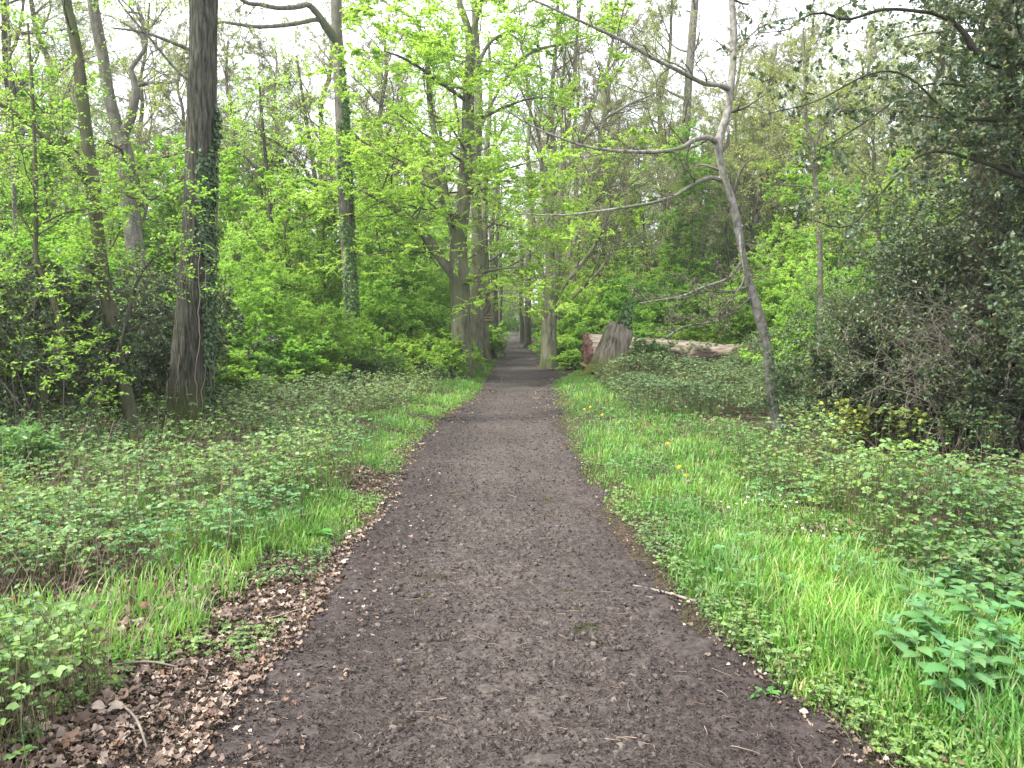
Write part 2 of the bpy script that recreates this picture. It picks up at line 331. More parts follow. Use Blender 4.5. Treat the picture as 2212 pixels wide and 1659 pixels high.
B_oak = barkmat('oak bark', (.009, .009, .0065), (.043, .043, .031), (.105, .106, .083), moss=(.05, .065, .015), mossamt=.14, sc=20, zs=.14, bump=1., mossz=.45)
B_smooth = barkmat('smooth green bark', (.032, .032, .018), (.066, .066, .038), (.1, .1, .06), moss=(.05, .065, .022), mossamt=.45, sc=8, zs=.4, bump=.3)
B_beech = barkmat('beech bark', (.055, .055, .034), (.12, .12, .08), (.18, .178, .125), moss=(.07, .085, .035), mossamt=.4, sc=5, zs=.3, bump=.4, mossz=.2)
B_grey = barkmat('grey bark', (.05, .047, .037), (.1, .096, .078), (.16, .155, .13), moss=(.08, .09, .045), mossamt=.3, sc=10, zs=.3, bump=.4)
B_sap = barkmat('sapling bark', (.085, .08, .066), (.19, .182, .16), (.32, .31, .28), moss=(.11, .125, .065), mossamt=.3, sc=11, zs=.6, bump=.4)
B_twig = barkmat('twig bark', (.05, .043, .034), (.085, .075, .06), (.12, .108, .088), mossamt=.15, sc=6, bump=.1)
B_twigl = barkmat('pale twig bark', (.1, .085, .07), (.17, .15, .125), (.24, .22, .19), mossamt=.1, sc=6, bump=.1)
B_twigm = barkmat('sapling twig bark', (.05, .043, .036), (.1, .088, .072), (.15, .135, .11), mossamt=.1, sc=6, bump=.1)
B_dark = barkmat('dark holly bark', (.012, .012, .009), (.03, .03, .021), (.05, .05, .034), moss=(.035, .045, .018), mossamt=.4, sc=9, zs=.4, bump=.3)
B_stump = barkmat('weathered stump wood', (.05, .04, .03), (.19, .165, .13), (.3, .265, .21), moss=(.085, .1, .015), mossamt=.05, sc=7, zs=.12, bump=.8, mossz=.4)

# ------------------------------------------------------------------ the lie of the land
edge = [(1659, 330, 1935), (1580, 400, 1830), (1500, 470, 1700), (1400, 575, 1575), (1300, 655, 1480), (1200, 718, 1402), (1100, 812, 1318), (1000, 868, 1252),
        (950, 908, 1222), (900, 962, 1204), (870, 1010, 1198), (840, 1042, 1197), (822, 1052, 1200), (812, 1056, 1222), (802, 1060, 1212), (795, 1063, 1188),
        (780, 1075, 1166), (760, 1086, 1150), (740, 1090, 1141), (722, 1092, 1133), (712, 1094, 1130)]
ed = np.array([[G(1106, y)[1], G(l, y)[0], G(r, y)[0]] for y, l, r in edge])
ed = np.vstack([[[-9, ed[0, 1], ed[0, 2]]], ed, [[400, ed[-1, 1]-3, ed[-1, 2]-2]]])
def XL(y): return np.interp(y, ed[:, 0], ed[:, 1])
def XR(y): return np.interp(y, ed[:, 0], ed[:, 2])
def outside(x, y):                             # metres outside the path edge (negative inside)
    return np.maximum(XL(y)-x, x-XR(y))
def hgt(x, y):
    x = np.asarray(x, float); y = np.asarray(y, float); u = outside(x, y)
    h = .28*(n2(x, y, .11)-.5)*sst(.5, 6, u)+.07*(n2(x, y, .9, 3.)-.5)*sst(-.1, 1, u)
    h = h+.05*sst(-.05, .55, u)-.035*sst(.3, -.5, u)+.35*sst(3, 12, u)*sst(6, 30, y)*.3
    return h+1.1*sst(95, 230, y)*0+1.3*sst(90, 260, y)
def gpt(px, py):
    p = G(px, py); return np.array([p[0], p[1], float(hgt(p[0], p[1]))])
def grid(xs, ys, zf, name, m, kind='structure'):
    X, Y = np.meshgrid(xs, ys); Z = zf(X, Y); nx = len(xs); ny = len(ys); mb = MB()
    i, j = np.meshgrid(np.arange(ny-1), np.arange(nx-1), indexing='ij'); a = i*nx+j
    mb.add(np.stack([X, Y, Z], -1), np.stack([a, a+1, a+nx+1, a+nx], -1).reshape(-1, 4))
    o = mb.build(name, m, smooth=True); o['kind'] = kind; return o
u = np.linspace(-1, 1, 340); xs = np.sinh(u*5.2)/math.sinh(5.2)*150
v = np.linspace(0, 1, 520); ys = -8+np.sinh(v*4.6)/math.sinh(4.6)*380
gr = grid(xs, ys, lambda X, Y: hgt(X, Y)+.03*(n2(X, Y, 3., 9.)-.5), 'ground', M_ground); tag(gr, 'brown woodland floor on both sides of the path', 'ground')
# path sheet: finely bumped, dips under the verge along a ragged edge
ys = np.concatenate([np.arange(-3, 2.2, .12), np.arange(2.2, 8, .022), np.arange(8, 16, .06), np.arange(16, 40, .2), np.arange(40, 320, 1.5)])
uu = np.linspace(-.22, 1.22, 150)
Y = np.repeat(ys[:, None], len(uu), 1); X = XL(Y)+(XR(Y)-XL(Y))*uu[None]
U = outside(X, Y)
fine = (fbm(np.stack([X*9, Y*9, 0*X], -1), 4)-.5)*.045+(fbm(np.stack([X*32, Y*32, 0*X+4], -1), 2)-.5)*.016
rut = -.02*np.exp(-((uu[None]-.3)/.12)**2)-.02*np.exp(-((uu[None]-.72)/.12)**2)
fade = sst(45, 12, Y)
Z = hgt(X, Y)+.03+.0018*np.maximum(0, Y-18)+fine*fade+rut-.16*sst(-.12, .35, U+.45*(n2(X, Y, 1.7, 5.)-.5)+.15*(n2(X, Y, 8, 2.)-.5))
mb = MB(); nx = len(uu); ny = len(ys); i, j = np.meshgrid(np.arange(ny-1), np.arange(nx-1), indexing='ij'); a = i*nx+j
mb.add(np.stack([X, Y, Z], -1), np.stack([a, a+1, a+nx+1, a+nx], -1).reshape(-1, 4))
pa = mb.build('path', M_soil, smooth=True); tag(pa, 'dark trodden earth path running straight into the wood', 'path', kind='structure')
def pathz(x, y): return hgt(x, y)+.032

# ------------------------------------------------------------------ loose things on the path (stuff)
def sample(n, y0, y1, xa, xb, p=1.6):
    """points whose density falls with distance: y ~ power law; xa/xb functions of y"""
    q = rng.random(n); y = (y0**(1-p)+q*(y1**(1-p)-y0**(1-p)))**(1/(1-p)); x0 = xa(y); x1 = xb(y)
    return x0+(x1-x0)*rng.random(n), y
# stones, half sunk
def stone_tpl(seed):
    r = np.random.default_rng(seed); v = []; n = 7
    for j, (z, rr) in enumerate([(-.2, .5), (.1, .52), (.22, .34)]):
        for i in range(n): a = TAU*i/n+j*.3; k = rr*r.uniform(.75, 1.15); v.append((math.cos(a)*k, math.sin(a)*k*.75, z+r.uniform(-.04, .04)))
    v.append((0, 0, .27)); q = [(j*n+i, j*n+(i+1) % n, (j+1)*n+(i+1) % n, (j+1)*n+i) for j in range(2) for i in range(n)]
    return tpl(v, q, [(2*n+i, 2*n+(i+1) % n, 3*n) for i in range(n)])
ST = [stone_tpl(s) for s in range(5)]
mb = MB()
for k, tp in enumerate(ST):
    x, y = sample(620, 2.3, 18, lambda y: XL(y)+.25, lambda y: XR(y)-.3, 1.7)
    g = n2(x, y, 1.1, 8.)-.1*np.abs(x); kp = g > .43; x = x[kp]; y = y[kp]
    N = norm(np.array([0, 0, 1.])+rng.normal(size=(len(x), 3))*.15); S = rng.lognormal(-3.9, .45, len(x)).clip(.01, .05)
    a = rng.random(len(x))*TAU
    scatter(mb, tp, np.stack([x, y, pathz(x, y)-.012+.05*(S-.02)], -1), np.stack([np.cos(a), np.sin(a), 0*a], -1), N, S)
tag(mb.build('gravel', M_stone, smooth=False), 'grey brown stones trodden into the path', 'gravel', kind='stuff')
# crumbs of soil and bark
mb = MB(); x, y = sample(90000, 2.2, 18, lambda y: XL(y)-.15, lambda y: XR(y)+.1, 1.9)
S = rng.lognormal(-4.85, .45, len(x)).clip(.004, .022)*(1+y*.06); a = rng.random(len(x))*TAU
FL = tpl([(-.5, 0, 0), (.1, .35, .12), (.5, .05, 0), (0, -.3, .15)], [], [(0, 3, 2), (0, 2, 1)])
scatter(mb, FL, np.stack([x, y, pathz(x, y)+.2*S-.002], -1), np.stack([np.cos(a), np.sin(a), rng.normal(size=len(a))*.4], -1), norm(np.array([0, 0, 1.])+rng.normal(size=(len(x), 3))*.5), S)
tag(mb.build('soil_crumbs', M_crumb), 'crumbs of bark and soil strewn over the path', 'debris', kind='stuff')
# dead leaves
mb = MB()
def litter(x, y, smin, smax, lift=.0, tilt=.35):
    a = rng.random(len(x))*TAU; z = np.where(outside(x, y) < 0, pathz(x, y), hgt(x, y)+.01)+rng.random(len(x))*.015+lift
    k = rng.integers(0, 4, len(x)); N = norm(np.array([0, 0, 1.])+rng.normal(size=(len(x), 3))*tilt); S = rng.uniform(smin, smax, len(x))
    X = np.stack([np.cos(a), np.sin(a), rng.normal(size=len(a))*.15], -1); P = np.stack([x, y, z], -1)
    for j in range(4): m_ = k == j; scatter(mb, DEAD[j], P[m_], X[m_], N[m_], S[m_])
def clump(x, y, s, z, th): k = n2(x, y, s, z) > th; return x[k], y[k]
x, y = sample(8800, 2.2, 14, lambda y: XL(y)-.75, lambda y: XL(y)+.14, 1.9); t = (x-XL(y)); kp = rng.random(len(x)) < np.clip(1.1-np.abs(t+.25)*1.2, .12, 1); litter(x[kp], y[kp], .018, .06)
x, y = sample(1000, 2.2, 9, lambda y: XL(y), lambda y: XL(y)+.5, 1.9); kp = rng.random(len(x)) < .5; litter(x[kp], y[kp], .012, .045)
x, y = sample(13000, 2.2, 26, lambda y: XL(y)-4.5-y*.3, lambda y: XL(y)-.3, 1.6); litter(x, y, .03, .09, .01)
x, y = sample(1500, 2.2, 14, lambda y: XR(y)-.15, lambda y: XR(y)+.7, 1.8); litter(x, y, .012, .04)
x, y = sample(9000, 2.4, 16, lambda y: XR(y)+.8, lambda y: XR(y)+6+y*.2, 1.3); litter(x, y, .03, .085, .01)
x, y = sample(4000, 12, 60, lambda y: XL(y)-2, lambda y: XR(y)+3, 1.3); kp = (np.abs(outside(x, y)) < .45); litter(x[kp], y[kp], .03, .07)
x, y = sample(5000, 30, 85, lambda y: XR(y), lambda y: XR(y)+7, 1.2); litter(x, y, .08, .2)
tag(mb.build('leaf_litter', M_litter), 'pale pink brown dead oak leaves lying along the path edges and floor', 'dead leaves', kind='stuff')
# fallen twigs
mb = MB(); x, y = sample(1500, 2.2, 13, lambda y: XL(y)-2.5, lambda y: XR(y)+1.5, 1.7); a = rng.random(len(x))*TAU
ins = outside(x, y) < 0; L = np.where(ins, rng.lognormal(-3.1, .5, len(x)).clip(.02, .16), rng.lognormal(-2.6, .6, len(x)).clip(.03, .5))
pts, rad = extend(np.stack([x, y, np.where(ins, pathz(x, y), hgt(x, y)+.02)+.006], -1), np.stack([np.cos(a), np.sin(a), 0*a], -1), L, .0012+L*.008, 4, .16, 0.)
pts[..., 2] = pts[:, :1, 2]+np.abs(pts[..., 2]-pts[:, :1, 2])*.25
tubes(mb, pts, rad, 4); tag(mb.build('fallen_twigs', M_twigd), 'thin dry twigs scattered on the path and verges', 'twigs', kind='stuff')

# ------------------------------------------------------------------ ground cover
def grass(mb, x, y, hh, wid, lean=.35):
    n = len(x); z = hgt(x, y)-.005; a = rng.random(n)*TAU; d = np.stack([np.cos(a), np.sin(a), 0*a], -1); s = np.stack([-np.sin(a), np.cos(a), 0*a], -1)
    b = np.stack([x, y, z], -1); up = np.array([0, 0, 1.]); ln = rng.uniform(.1, 1, n)[:, None]*lean*hh[:, None]*1.6
    rows = []
    for t, wf in ((0, .8), (.35, 1.), (.7, .75), (1., .08)):
        c = b+up*(hh[:, None]*(t-.22*t*t*t))+d*ln*t*t; rows += [c-s*(wid*wf)[:, None], c+s*(wid*wf)[:, None]]
    v = np.stack(rows, 1); q = np.array([(2*k, 2*k+1, 2*k+3, 2*k+2) for k in range(3)])
    mb.add(v, (q[None]+(np.arange(n)*8)[:, None, None]).reshape(-1, 4))
mb = MB()
def tuft(n, y0, y1, xa, xb, p, cond, hmin, hmax, wd=.0022):
    x, y = sample(n//9, y0, y1, xa, xb, p); k = cond(x, y); x = x[k]; y = y[k]
    x = np.repeat(x, 9)+rng.normal(size=len(x)*9)*.03*(1+np.repeat(y, 9)*.06); y = np.repeat(y, 9)+rng.normal(size=len(y)*9)*.03*(1+np.repeat(y, 9)*.06)
    u = outside(x, y); g = n2(x, y, .8, 6.)
    h = (hmin+(hmax-hmin)*rng.random(len(x)))*(.55+.9*g)*(.35+.65*sst(0, .45, u)); grass(mb, x, y, h, wd*(1+y*.13)*rng.uniform(.7, 1.4, len(x)))
tuft(95000, 2.2, 22, XR, lambda y: XR(y)+1.6+.1*y, 1.75, lambda x, y: (n2(x, y, 2.2, 1.) < .62-.42*np.clip((x-XR(y)-.9-.05*y)/1.4, 0, 1)+.2*sst(.0, .4, x-XR(y))) & (rng.random(len(x)) < .3+.7*sst(.0, .5, x-XR(y))) & (n2(x, y, 3.1, 44.) > .36), .06, .17)
tuft(40000, 2.2, 5, lambda y: XR(y)+.05, lambda y: XR(y)+2.2, 1.2, lambda x, y: n2(x, y, 1.5, 31.) > .42, .12, .3, .0026)
tuft(22000, 2.3, 5.5, lambda y: np.maximum(1.45, XR(y)), lambda y: 0*y+3.4, 1.2, lambda x, y: (y < 3.6+.3*x-.6), .16, .34, .003)
tuft(55000, 5, 24, lambda y: XL(y)-1.6, XL, 1.5, lambda x, y: n2(x, y, 1.3, 7.) > .42+.12*sst(.6, 1.5, XL(y)-x), .05, .17)
tuft(26000, 2.4, 12, lambda y: XL(y)-4.5, lambda y: XL(y)-.35, 1.5, lambda x, y: n2(x, y, 1.1, 12.) > .5, .08, .26)
tuft(26000, 18, 55, lambda y: XR(y)-.1, lambda y: XR(y)+2.6, 1.3, lambda x, y: (rng.random(len(x)) > .15) & ~((x > 1.6) & (y > 23.5) & (y < 26)) & (y < 42), .1, .2)
tuft(20000, 18, 60, lambda y: XL(y)-1.8, XL, 1.3, lambda x, y: rng.random(len(x)) > .2, .08, .2)
tag(mb.build('grass', M_grass), 'fresh green grass growing along both sides of the path', 'grass', kind='stuff')

def cover(x, y, hmin, hmax, size, mbl, mbs, tp=LEAFW, lobes=3, mound=None, hump=.0):
    """trifoliate bramble sprigs on thin stems at varying height"""
    clear = ((np.abs(x-3.75) < .42) & (y > 9.4) & (y < 11.2)) | (((x+4.6)/1.1)**2+((y-10.)/.95)**2 < .9+.5*(n2(x, y, 2., 71.)-.5)) | ((x > 3.4) & (x < 5.9) & (y > 20.6)) | (((x+5.2)/.6)**2+((y-9.2)/.7)**2 < 1)
    clear &= rng.random(len(x)) < .88; x = x[~clear]; y = y[~clear]
    n = len(x); z0 = hgt(x, y); h = rng.uniform(hmin, hmax, n)*(.5+n2(x, y, 1.2, 14.))
    h = h+(mound(x, y) if mound is not None else hump*sst(.45, .68, n2(x, y, .75, 41.)))*rng.uniform(.7, 1.05, n)
    sz = size*rng.uniform(.6, 1.3, n); a = rng.random(n)*TAU; top = np.stack([x, y, z0+h], -1)
    N = norm(np.array([0, -.12, 1.])+rng.normal(size=(n, 3))*.42)
    for k in range(lobes):
        b = a+(k-(lobes-1)/2)*1.25; s = sz*(1 if k == lobes//2 else .8)
        scatter(mbl, tp if k != 0 else LEAF, top, np.stack([np.cos(b), np.sin(b), rng.normal(size=n)*.2], -1), N, s)
    m_ = rng.random(n) < .5; P0 = np.stack([x+rng.normal(size=n)*.04, y+rng.normal(size=n)*.04, z0+np.maximum(0, h-.3)], -1)[m_]; P1 = top[m_]
    mid = (P0+P1)/2+rng.normal(size=P0.shape)*.02; tubes(mbs, np.stack([P0, mid, P1], 1), np.repeat((.0014+.0001*y[m_])[:, None], 3, 1), 3)
A = MB(); S_ = MB()
# left verge, near to far
x, y = sample(21000, 2.3, 9, lambda y: XL(y)-4.2-.2*y, lambda y: XL(y)-.28, 1.5); k = (n2(x, y, 1.1, 20.) > .44) & (rng.random(len(x)) < sst(.2, .75, XL(y)-x)+.1); cover(x[k], y[k], .03, .3, .034, A, S_, hump=.16)
x, y = sample(22000, 4.8, 24, lambda y: XL(y)-5-.35*y, lambda y: XL(y)-.55, 1.4); k = (n2(x, y, .9, 21.) > .43) & ~((x < -3.6) & (y > 7.2) & (y < 10) & (n2(x, y, 1.2, 51.) > .36)); cover(x[k], y[k], .05, .36, .042, A, S_, hump=.25)
# right verge
def rb(x, y): return (x-XR(y)) > .85+.42*n2(x, y, .9, 3.)+.055*y
x, y = sample(30000, 2.6, 10, lambda y: XR(y)+.7, lambda y: XR(y)+5.+.3*y, 1.3); k = rb(x, y) & (n2(x, y, .9, 22.) > .35) & ~((x > 3.3) & (y > 7.1) & (n2(x, y, 1.4, 52.) > .3)) & (x < .74*y+1.2); cover(x[k], y[k], .05, .36, .042, A, S_, hump=.35)
x, y = sample(3500, 2.3, 9, lambda y: XR(y)+.05, lambda y: XR(y)+1.6, 1.5); k = n2(x, y, 1.6, 24.) > .5; cover(x[k], y[k], .02, .1, .03, A, S_)
x, y = sample(14000, 2.3, 20, lambda y: XR(y)-.03, lambda y: XR(y)+1.6+.08*y, 1.6); k = n2(x, y, 1.9, 33.) > .46; cover(x[k], y[k], .02, .12, .022, A, S_, tp=LEAFW, lobes=4)
x, y = sample(4000, 2.3, 16, lambda y: XL(y)-.6, lambda y: XL(y)+.02, 1.6); k = n2(x, y, 2.2, 35.) > .52; cover(x[k], y[k], .01, .08, .022, A, S_, tp=LEAFW, lobes=4)
tag(A.build('bramble_cover', M_bramble), 'low green bramble and woodland herbs covering both verges', 'undergrowth', kind='stuff')
A = MB()
def mnd(x, y): return .1*np.exp(-((x-4.)/1.)**2-((y-19.5)/1.2)**2)+.85*np.exp(-((x-6.9)/1.15)**2-((y-21)/1.6)**2)+.6*np.exp(-((x-8.6)/1.2)**2-((y-18)/2.)**2)+.5*sst(.42, .68, n2(x, y, .8, 4.))-.05+.3*np.exp(-((x-3)/1)**2-((y-17)/2)**2)
x = rng.uniform(1.6, 12, 34000); y = rng.uniform(12, 22.6, 34000); k = (x-XR(y) > .9+.5*n2(x, y, .6, 2.)); cover(x[k], y[k], .03, .24, .055, A, S_, mound=mnd)
x, y = sample(24000, 9.6, 28, lambda y: XL(y)-9-.3*y, lambda y: XL(y)-.9, 1.2); k = n2(x, y, .5, 23.) > .4; cover(x[k], y[k], .08, .5, .06, A, S_)
tag(A.build('bramble_thicket', M_brambl2), 'dull green bramble thicket under the trees and before the fallen log', 'undergrowth', kind='stuff')
A = MB()
x, y = sample(16000, 2.4, 22, lambda y: XL(y)-5-.25*y, lambda y: XL(y)-.3, 1.45); k = n2(x, y, 1.5, 61.) > .53; cover(x[k], y[k], .04, .3, .035, A, S_, tp=LEAF, lobes=5, hump=.12)
x, y = sample(9000, 2.4, 20, lambda y: XR(y)+.2, lambda y: XR(y)+4.5+.2*y, 1.4); k = n2(x, y, 1.5, 62.) > .55; cover(x[k], y[k], .05, .32, .035, A, S_, tp=LEAF, lobes=5, hump=.2)
tag(A.build('woodland_herbs', M_nettle), 'clumps of fresh narrow leaved herbs among the brambles', 'undergrowth', kind='stuff')
A = MB()
x, y = sample(1300, 2.4, 14, lambda y: XL(y)-5-.2*y, lambda y: XL(y)-.35, 1.4); k = n2(x, y, 1.2, 63.) > .5; cover(x[k], y[k], .05, .3, .045, A, S_, tp=DEAD[1], lobes=1)
x, y = sample(700, 3, 12, lambda y: XR(y)+1.2, lambda y: XR(y)+5, 1.3); k = n2(x, y, 1.2, 64.) > .5; cover(x[k], y[k], .05, .35, .045, A, S_, tp=DEAD[2], lobes=1)
M_with = leafmat('withered leaves', [(.09, .055, .035), (.16, .085, .05), (.05, .035, .025), (.2, .13, .08)], trans=.15, rough=.7)
tag(A.build('withered_leaves', M_with), 'brown withered leaves caught among the brambles', 'dead leaves', kind='stuff')
tag(S_.build('bramble_stems', M_stem), 'thin stems carrying the bramble leaves', 'undergrowth', kind='stuff')
# dry standing stems on the left verge
mb = MB(); x, y = sample(1100, 2.5, 16, lambda y: XL(y)-5, lambda y: XL(y)-.4, 1.4); L = rng.uniform(.2, .75, len(x))
pts, rad = extend(np.stack([x, y, hgt(x, y)], -1), norm(np.array([0, 0, 1.])+rng.normal(size=(len(x), 3))*.45), L, 0*L+.0016+y*.00025, 5, .1, -.15, .4)
tubes(mb, pts, rad, 3); x, y = sample(260, 5, 15, lambda y: XR(y)+3, lambda y: XR(y)+7, 1.2); L = rng.uniform(.3, 1.1, len(x))
pts, rad = extend(np.stack([x, y, hgt(x, y)], -1), norm(np.array([0, 0, .6])+rng.normal(size=(len(x), 3))*.6), L, 0*L+.003, 5, .2, -.3, .4); tubes(mb, pts, rad, 3)
tag(mb.build('dry_stems', M_twigd), 'dry bramble canes and dead stems standing in the verges', 'dead stems', kind='stuff')

# ------------------------------------------------------------------ small single things
def polytube(mb, pts, rad, K=20, sides=10, amp=.05): trunk(mb, pts, rad, sides=sides, step=.02, amp=amp, flare=0, fa=2, fs=6, cap=True)
a = gpt(1368, 1266); b = gpt(1505, 1309); m_ = (a+b)/2+np.array([.01, .015, .0])
mb = MB(); up = np.array([0, 0, .03]); polytube(mb, [a+up, m_+up, b+up], [.006, .0075, .009])
tag(mb.build('fallen_stick', B_twigl, origin=a), 'bare pale stick lying at the right edge of the path beside the grass', 'stick').location = a
a = gpt(1385, 1287); b = gpt(1448, 1297); mb = MB(); polytube(mb, [a+up*.7, (a+b)/2+up*.8, b+up*.7], [.004, .006, .004])
o = tag(mb.build('wood_splinter', B_twigl, origin=a), 'short split splinter of wood just below the longer pale stick', 'stick'); o.location = a
for i, (p0, p1, lb) in enumerate([((245, 1490), (385, 1475), 'long straight reddish dead stem lying across the brambles in the lower left'),
                                 ((268, 1570), (318, 1640), 'bent pale twig on the leaf litter at the lower left corner')]):
    a = gpt(*p0)+[0, 0, .06]; b = gpt(*p1)+[0, 0, .05]; mb = MB(); polytube(mb, [a, (a+b)/2+[0, .02, .01], b], [.004, .005, .004]); o = tag(mb.build('fallen_stick', B_twigl, origin=a), lb, 'stick'); o.location = a

def nettle(loc, h, label, sc=1., n=7):
    e = empty('stinging_nettle', loc, label, 'nettle', 'stinging nettles in the right verge')
    st = MB(); pts, rad = extend(np.zeros((1, 3)), norm(np.array([[rng.normal()*.12, rng.normal()*.12, 1]])), np.array([h]), np.array([.003]), 8, .03, 0.); tubes(st, pts, rad, 6)
    lf = MB(); P = []; X = []; S = []
    for k in range(n):
        t = .3+.68*k/(n-1); p = pts[0, int(t*8)]*(1-(t*8) % 1)+pts[0, min(8, int(t*8)+1)]*((t*8) % 1)
        for m2 in range(4 if k == n-1 else 2):
            a = k*math.pi/2+m2*(math.pi/2 if k == n-1 else math.pi)+rng.normal()*.2; P.append(p); X.append([math.cos(a), math.sin(a), .25 if k < n-1 else .55]); S.append((.095 if k < n-1 else .05)*sc*rng.uniform(.8, 1.15)*(1-.25*abs(t-.6)))
    X = np.array(X); scatter(lf, NETTLE, np.array(P)+norm(X)*.012, X, np.array([0, 0, 1.])+rng.normal(size=X.shape)*.15, np.array(S))
    st.build('stem', M_stem, e, smooth=True); lf.build('leaves', M_nettle, e); return e
npos = [(1975, 1350), (2030, 1320), (2095, 1295), (2150, 1320), (2185, 1280), (2005, 1420), (2065, 1400), (2120, 1410), (2180, 1390), (1990, 1500), (2060, 1485), (2120, 1500), (2185, 1470), (2040, 1560), (1940, 1455),
        (2010, 1250), (2100, 1235), (2180, 1220), (1820, 1345), (1700, 1290), (1745, 1310), (1850, 1395), (2015, 1370), (2090, 1350), (2140, 1450), (2025, 1455), (2100, 1540), (2170, 1540), (1965, 1395), (2200, 1350)]
# labels name each by its place in the clump
rows = ['foremost', 'second', 'middle', 'far']
for i, (px, py) in enumerate(npos):
    p = gpt(px, py+38); h = (.16 if 18 <= i < 22 else .3)*rng.uniform(.8, 1.15)
    nettle(p, h, 'broad leaved green nettle growing in the right verge', sc=.75 if 18 <= i < 22 else 1.)
def dock(p, n, s, label):
    e = empty('dock_plant', p, label, 'plant'); lf = MB(); a = np.arange(n)*TAU/n+rng.normal(size=n)*.25
    X = np.stack([np.cos(a), np.sin(a), 0*a+rng.uniform(.1, .7, n)], -1); scatter(lf, DOCK, np.zeros((n, 3)), X, np.tile([0, 0, 1.], (n, 1))+rng.normal(size=(n, 3))*.1, s*rng.uniform(.7, 1.1, n)); lf.build('leaves', M_dock, e, smooth=True)
dock(gpt(610, 1152), 7, .26, 'bright green dock with upright tongue shaped leaves left of the path'); dock(gpt(682, 1170), 7, .22, 'broad leaved dock right at the left edge of the path')
dock(gpt(375, 1250), 9, .26, 'dark green dock among the brambles in the left verge'); dock(gpt(180, 1360), 8, .2, 'pale green dock low in the lower left brambles')
dock(gpt(240, 1270), 8, .2, 'upright dock behind the pale one in the left brambles')
dock(gpt(1655, 1500), 6, .11, 'small leafy weed seedling on bare soil at the right path edge'); dock(gpt(1435, 1180), 9, .12, 'small rosette weed at the right path edge beyond the stick')
dock(gpt(1450, 1110), 9, .14, 'dark green rosette plant in the grass right of the path'); dock(gpt(1570, 1075), 10, .15, 'dark leafy clump in the grass below the dandelion and sapling')
M_yel = leafmat('dandelion petals', [(.75, .5, .01), (.8, .58, .02)], trans=.1, rough=.6); M_wht = leafmat('white petals', [(.8, .8, .82), (.72, .72, .76)], trans=.15, rough=.6)
def flower(p, s, m, name, label, cat, grp, petals, h):
    e = empty(name, p, label, cat, grp); st = MB(); tubes(st, np.array([[[0, 0, 0], [.005, 0, h*.5], [0, 0, h]]]), np.array([[.0018]*3]), 5); st.build('stem', M_stem, e)
    a = np.arange(petals)*TAU/petals; fl = MB(); nn = norm(np.array([rng.normal()*.2, -.6, 1.]))
    X = np.stack([np.cos(a), np.sin(a), 0*a], -1); X = X-(X@nn)[:, None]*nn
    scatter(fl, LEAFW, np.tile([0, 0, h], (petals, 1)), X, np.tile(nn, (petals, 1)), s*.5)
    if petals > 8: scatter(fl, LEAFW, np.tile([0, 0, h+.003], (petals, 1)), X+nn*.6, np.tile(nn, (petals, 1)), s*.38)
    fl.build('petals', m, e)
for px, py, lb in [(1483, 1048, 'nearest yellow dandelion in the grass right of the path'), (1443, 975, 'yellow dandelion in the grass midway up the right verge'), (1275, 885, 'brightest yellow dandelion by the brambles before the stump'), (1262, 890, 'dull yellow dandelion just left of the brightest one'), (1300, 903, 'far yellow dandelion right of the pair before the stump'), (1467, 1030, 'small half open dandelion behind the nearest one')]:
    p = gpt(px, py+12); flower(p, .036+.0008*p[1], M_yel, 'dandelion', lb, 'flower', 'dandelions in the right verge', 14, .1)
for px, py in [(1557, 1100), (1590, 1115), (1609, 1115), (1573, 1118), (1615, 1082), (1640, 1083), (1645, 1100), (1660, 1098), (1685, 1083), (1720, 1105), (1695, 1126), (1752, 1125), (1733, 1170), (1750, 1177), (1778, 1195), (1745, 1205), (1805, 1170), (1925, 1192), (1955, 1180), (2010, 1210), (1915, 1480), (1760, 1070)]:
    p = gpt(px, py+22); flower(p, rng.uniform(.015, .026), M_wht, 'white_flower', 'tiny white flower on a thin stem in the grass right of the path', 'flower', 'small white flowers in the right verge', 5, rng.uniform(.08, .14))

# ------------------------------------------------------------------ trees
def wtrace(tr, d, dd=None):
    """traced (px,py,width px[,distance]) -> world points and radii"""
    P = []; Rr = []
    for k, t in enumerate(tr):
        dk = t[3] if len(t) > 3 else d
        P.append(W(t[0], t[1], dk)); Rr.append(t[2]/2*dk/F)
    return np.array(P), np.array(Rr)
def crown(limbs, cfg, wood, leaf):
    """limbs: list of (pts,rad); cfg: list of level dicts; last level carries leaves"""
    if not limbs: return
    rs = [resample(p, r, 10, smooth=False) for p, r in limbs]
    pts = np.stack([a for a, b in rs]); rad = np.stack([b for a, b in rs])
    for lv in cfg['levels']:
        P, D, L, Rr = spawn(pts, rad, lv['n'], lv.get('t0', .2), lv.get('t1', 1.), lv.get('a0', .6), lv.get('a1', 1.2), lv.get('lr', .5), lv.get('rr', .5), lv.get('flat', 1.), lv.get('taper', .5), lv.get('absL'))
        keep = L > lv.get('minL', .05); P, D, L, Rr = P[keep], D[keep], L[keep], np.maximum(Rr[keep], lv.get('rmin', .003))
        if 'keep' in lv: kk = lv['keep'](P); P, D, L, Rr = P[kk], D[kk], L[kk], Rr[kk]
        pts, rad = extend(P, D, L, Rr, lv.get('K', 5), lv.get('wig', .15), lv.get('up', .1), .25)
        tubes(wood, pts, rad, lv.get('sides', 4))
        if lv.get('leaf') and leaf is not None: leaves_on(leaf, pts, lv['leaf'], lv['size'], lv.get('tp', LEAFS), lv.get('lflat', .45), droop=lv.get('droop', 0), t0=lv.get('lt0', .1))
